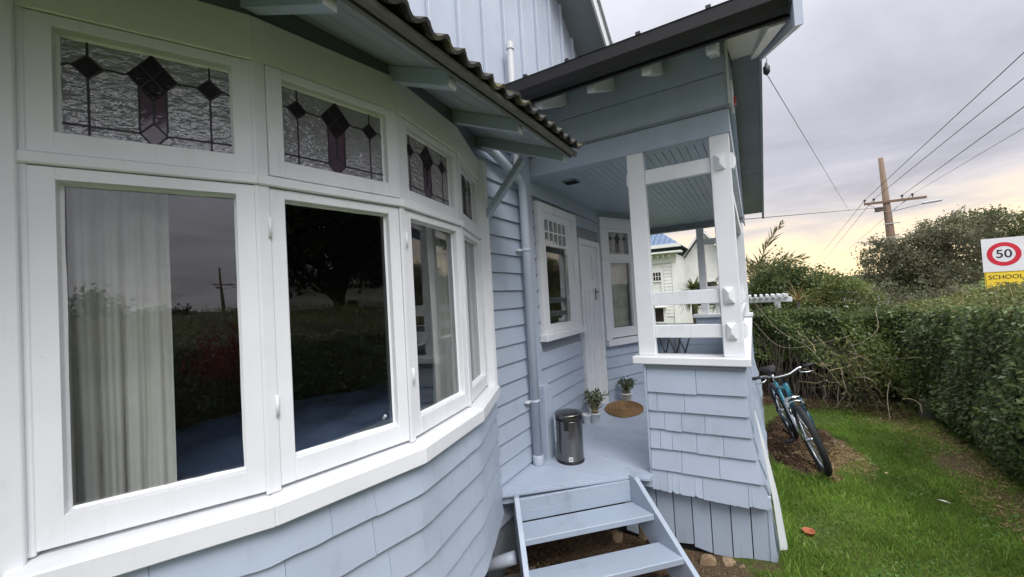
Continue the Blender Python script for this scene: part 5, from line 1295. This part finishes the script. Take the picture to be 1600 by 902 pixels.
# ================================================================ power pole and lines
pp = thing('power_pole', 'tall weathered power pole with crossarm and street light beyond the trees', 'pole', (6.28, 27.5, 0))
tube('shaft', [(6.28, 27.5, 0), (6.15, 27.5, 3.45), (5.99, 27.5, 8.0)], [.23, .185, .10], 'pole_wood', pp, n=14)
V, F = barVF((5.17, 27.36, 5.73), (7.52, 27.36, 5.70), .10, .12); mk('crossarm', V, F, 'pole_wood', pp, bev=.01)
INS = [(5.21, 27.36, 5.93), (5.57, 27.36, 5.93), (6.64, 27.36, 5.93), (7.02, 27.36, 5.93)]
for p in INS: lathe('insulator', [(.02, -.15), (.02, -.06), (.06, -.05), (.06, .0), (.035, .01), (.035, .04), (.001, .05)], p, 'black_steel', pp, n=10)
for s in (-1, 1): V, F = barVF((6.07+s*.75, 27.37, 5.68), (6.1, 27.38, 5.15), .03, .03); mk('strut', V, F, 'galvanised', pp)
rock('transformer_box', (5.78, 27.3, 5.36), (.24, .16, .14), 'bark', pp, 5)
la = tube('lamp_arm', curve_pts([(6.12, 27.4, 5.18), (6.7, 27.2, 5.28), (7.35, 27.1, 5.38)], 4), .03, 'galvanised', pp, n=8)
V, F = barVF((7.25, 27.1, 5.38), (7.95, 27.05, 5.42), .20, .10); mk('lamp_head', V, F, 'galvanised', la, bev=.03)
for z in (4.6, 3.9): V, F = barVF((5.85, 27.33, z), (6.5, 27.33, z), .04, .05); mk('step_bracket', V, F, 'galvanised', pp)
fp = pp.copy(); COL.objects.link(fp); fp.location = (52, -27.5, 0); fp.rotation_euler = (0, 0, 1.1); fp['label'] = 'small far power pole across the road, mirrored in the leftmost pane'
for c_ in pp.children:
    d_ = c_.copy(); COL.objects.link(d_); d_.parent = fp
    for e2 in c_.children: g_ = e2.copy(); COL.objects.link(g_); g_.parent = d_
def cable(a, b_, sag, r, label, name='power_line', group='wires on the power pole'):
    a, b_ = Vector(a), Vector(b_); P = [a.lerp(b_, k/16)-Vector((0, 0, sag*4*(k/16)*(1-k/16))) for k in range(17)]
    tag(tube(name, P, r*.8, 'wire_grey', None, n=5), label, 'cable', group)
near = [(5.647, 14, 6.839), (5.612, 14, 6.256), (5.572, 14, 5.60), (5.543, 14, 5.118)]
names = ['uppermost', 'second', 'third', 'lowest']
for k in range(4):
    a = Vector(INS[k]); d = Vector(near[k])-a; cable(a, a+d*2.6, .0, .014 if k < 3 else .008, names[k]+' of the wires running from the crossarm to the upper right')
for k, p in enumerate(((8.303, 70, 5.602), (9.141, 70, 5.514), (10.863, 70, 5.591))):
    a = Vector(INS[(0, 1, 3)[k]]); d = Vector(p)-a; cable(a, a+d*1.4, .0, .014, ('leftmost', 'middle', 'rightmost')[k]+' of the wires running from the pole down to the sunset')
cable((-.121, 11, 3.439), (5.9, 27.4, 5.46), .0, .012, 'service wire running almost level from behind the porch roof to the pole', 'service_line')
cable((.33, 6.45, 4.70), (4.0, 24, 5.04), .0, .006, 'service wire dropping steeply from the porch gable to the level wire', 'service_line')
ih = thing('cable_anchor', 'dark insulator hook holding the service wire under the porch gable edge', 'insulator', (.32, 6.45, 4.78))
tube('hook', curve_pts([(.30, 6.45, 4.93), (.345, 6.45, 4.91), (.34, 6.45, 4.84)], 4), .008, 'galvanised', ih); lathe('bobbin', [(.015, -.16), (.04, -.13), (.04, -.05), (.02, -.03), (.015, 0)], (.335, 6.45, 4.84), 'black_steel', ih, n=10)

# ================================================================ houses
nb = thing('neighbour_house', 'white villa with blue corrugated roof seen through the porch', 'house', (-7, 27, 0))
w = box('wall', -14, -3.95, 26, 34, -1, 4.1, 'neighbour_white', nb, bev=0)
for k in range(17): 
    zb = .3+k*.20
    for a, b_ in ((-14, -5.62), (-4.62, -4.16)):
        if not (a < -10 and False): hexa('weatherboard', [(a, 25.998, zb), (b_, 25.998, zb), (b_, 25.96, zb), (a, 25.96, zb), (a, 25.999, zb+.205), (b_, 25.999, zb+.205), (b_, 25.985, zb+.205), (a, 25.985, zb+.205)], 'neighbour_white', w)
box('corner_board', -4.15, -3.92, 25.93, 26.05, -1, 3.75, 'neighbour_white', nb)
for zz, hh in ((1.93, .0),):
    wn = Bag()
    for a in ((-5.6, -5.42, 1.5, 3.15), (-4.8, -4.64, 1.5, 3.15), (-5.42, -4.8, 3.0, 3.15), (-5.42, -4.8, 1.5, 1.62), (-5.42, -4.8, 2.42, 2.50)): wn.add(*boxVF(a[0], a[1], 25.90, 25.99, a[2], a[3]))
    for k in range(4): wn.add(*boxVF(-5.42+.155*k-.014+.0, -5.42+.155*k+.014, 25.93, 25.98, 2.50, 3.0))
    wn.add(*boxVF(-5.42, -4.8, 25.93, 25.98, 2.735, 2.765))
    wo_ = wn.build('window', 'neighbour_white', nb); box('glass_pane', -5.42, -4.8, 25.965, 25.985, 2.5, 3.0, 'dark_glass', wo_, bev=0); box('blind', -5.42, -4.8, 25.97, 25.985, 1.62, 2.42, 'neighbour_white', wo_, bev=0)
w2 = box('window', -5.5, -4.62, 25.90, 25.99, -.1, .95, 'neighbour_white', nb, bev=.01); box('glass_pane', -5.35, -4.78, 25.89, 25.899, .0, .82, 'dark_glass', w2, bev=0); box('awning', -5.52, -4.55, 25.5, 25.9, .86, .93, 'neighbour_white', w2)
box('frieze', -14, -3.85, 25.9, 26.0, 3.55, 4.1, 'neighbour_white', nb, bev=0)
for k in range(30): box('eave_bracket', -13.8+k*.33, -13.72+k*.33, 25.62, 25.9, 3.85, 4.05, 'neighbour_white', nb, bev=0)
box('gutter', -14.2, -3.5, 25.35, 25.6, 4.42, 4.62, 'neighbour_white', nb); box('eave_soffit', -14.2, -3.5, 25.4, 26.1, 4.10, 4.2, 'neighbour_white', nb, bev=0)
rf = mk('roof', [(-14.2, 25.4, 4.5), (-3.5, 25.4, 4.5), (-7.0, 30.5, 7.3), (-14.2, 30.5, 7.3), (-3.5, 35.6, 4.5), (-14.2, 35.6, 4.5)], [(0, 1, 2, 3), (3, 2, 4, 5), (1, 4, 2)], 'neighbour_roof', nb)
for k in range(33):
    x = -14.1+k*.32; f_ = min(1, (-3.55-x)/3.5) if x > -7 else 1; ye, ze = 25.38+5.02*f_, 4.52+2.75*f_
    hexa('roof_ridge', [(x-.05, 25.38, 4.52), (x+.05, 25.38, 4.52), (x+.05, ye, ze), (x-.05, ye, ze), (x-.03, 25.38, 4.58), (x+.03, 25.38, 4.58), (x+.03, ye, ze+.06), (x-.03, ye, ze+.06)], 'neighbour_roof', rf)
# side gable wing of the villa, set back
pr = thing('neighbour_wing', 'pale gabled wing with grey roof behind the white villa', 'house', (-2.2, 31, 0))
wg = mk('wall', [(-4.2, 30, -1), (-1.2, 30, -1), (-1.2, 30, 3.6), (-2.7, 30, 5.6), (-4.2, 30, 3.6), (-4.2, 36, -1), (-1.2, 36, -1), (-1.2, 36, 3.6), (-2.7, 36, 5.6), (-4.2, 36, 3.6)], [(0, 1, 2, 3, 4), (9, 8, 7, 6, 5), (0, 5, 6, 1), (1, 6, 7, 2), (4, 9, 5, 0)], 'neighbour_white', pr)
for s in (-1, 1):
    V = [(-2.7, 29.6, 5.75), (-2.7+s*1.95, 29.6, 3.15), (-2.7+s*1.95, 36.3, 3.15), (-2.7, 36.3, 5.75)]; V2, F2 = extrVF(V, (0, 0, .12)); mk('roof_slope', V2, F2, 'galvanised', pr)
    V, F = barVF((-2.7, 29.58, 5.72), (-2.7+s*1.95, 29.58, 3.12), .06, .25, up=(0, 1, 0)); mk('barge_board', V, F, 'neighbour_white', pr)
wdn = box('window', -3.5, -1.9, 29.93, 29.99, .6, 2.4, 'neighbour_white', pr)
for k in range(2): box('glass_pane', -3.38+k*.72, -2.78+k*.72, 29.92, 29.929, .72, 2.28, 'dark_glass', wdn, bev=0)
for o_ in (nb, pr):                          # both stand a little nearer and smaller than first drawn
    k_ = .77; o_.location = Vector((0, 0, CAMZ))+(o_.location-Vector((0, 0, CAMZ)))*k_; o_.scale = (k_, k_, k_)
# house over the road, mirrored in the second pane
oh = thing('street_house', 'white house with dark hipped roof across the road, mirrored in the bow window', 'house', (21, 6, 0))
ow = box('wall', 18.5, 26, 1.5, 13, 0, 3.1, 'neighbour_white', oh, bev=0)
for k in range(15): box('weatherboard', 18.47, 18.499, 1.5, 13, .12+k*.2, .30+k*.2, 'neighbour_white', ow, bev=0)
mk('roof', [(17.9, .9, 3.1), (26.6, .9, 3.1), (26.6, 13.6, 3.1), (17.9, 13.6, 3.1), (22.2, 5, 5.4), (22.2, 9.6, 5.4)], [(0, 1, 4), (1, 2, 5, 4), (2, 3, 5), (3, 0, 4, 5), (3, 2, 1, 0)], 'black_gutter', oh)
for y in (3.2, 6.4, 9.8):
    f_ = box('window', 18.42, 18.469, y, y+1.5, .9, 2.4, 'neighbour_white', oh, bev=0); box('glass_pane', 18.41, 18.419, y+.12, y+.7, 1.02, 2.28, 'dark_glass', f_, bev=0); box('glass_pane', 18.41, 18.419, y+.8, y+1.38, 1.02, 2.28, 'dark_glass', f_, bev=0)
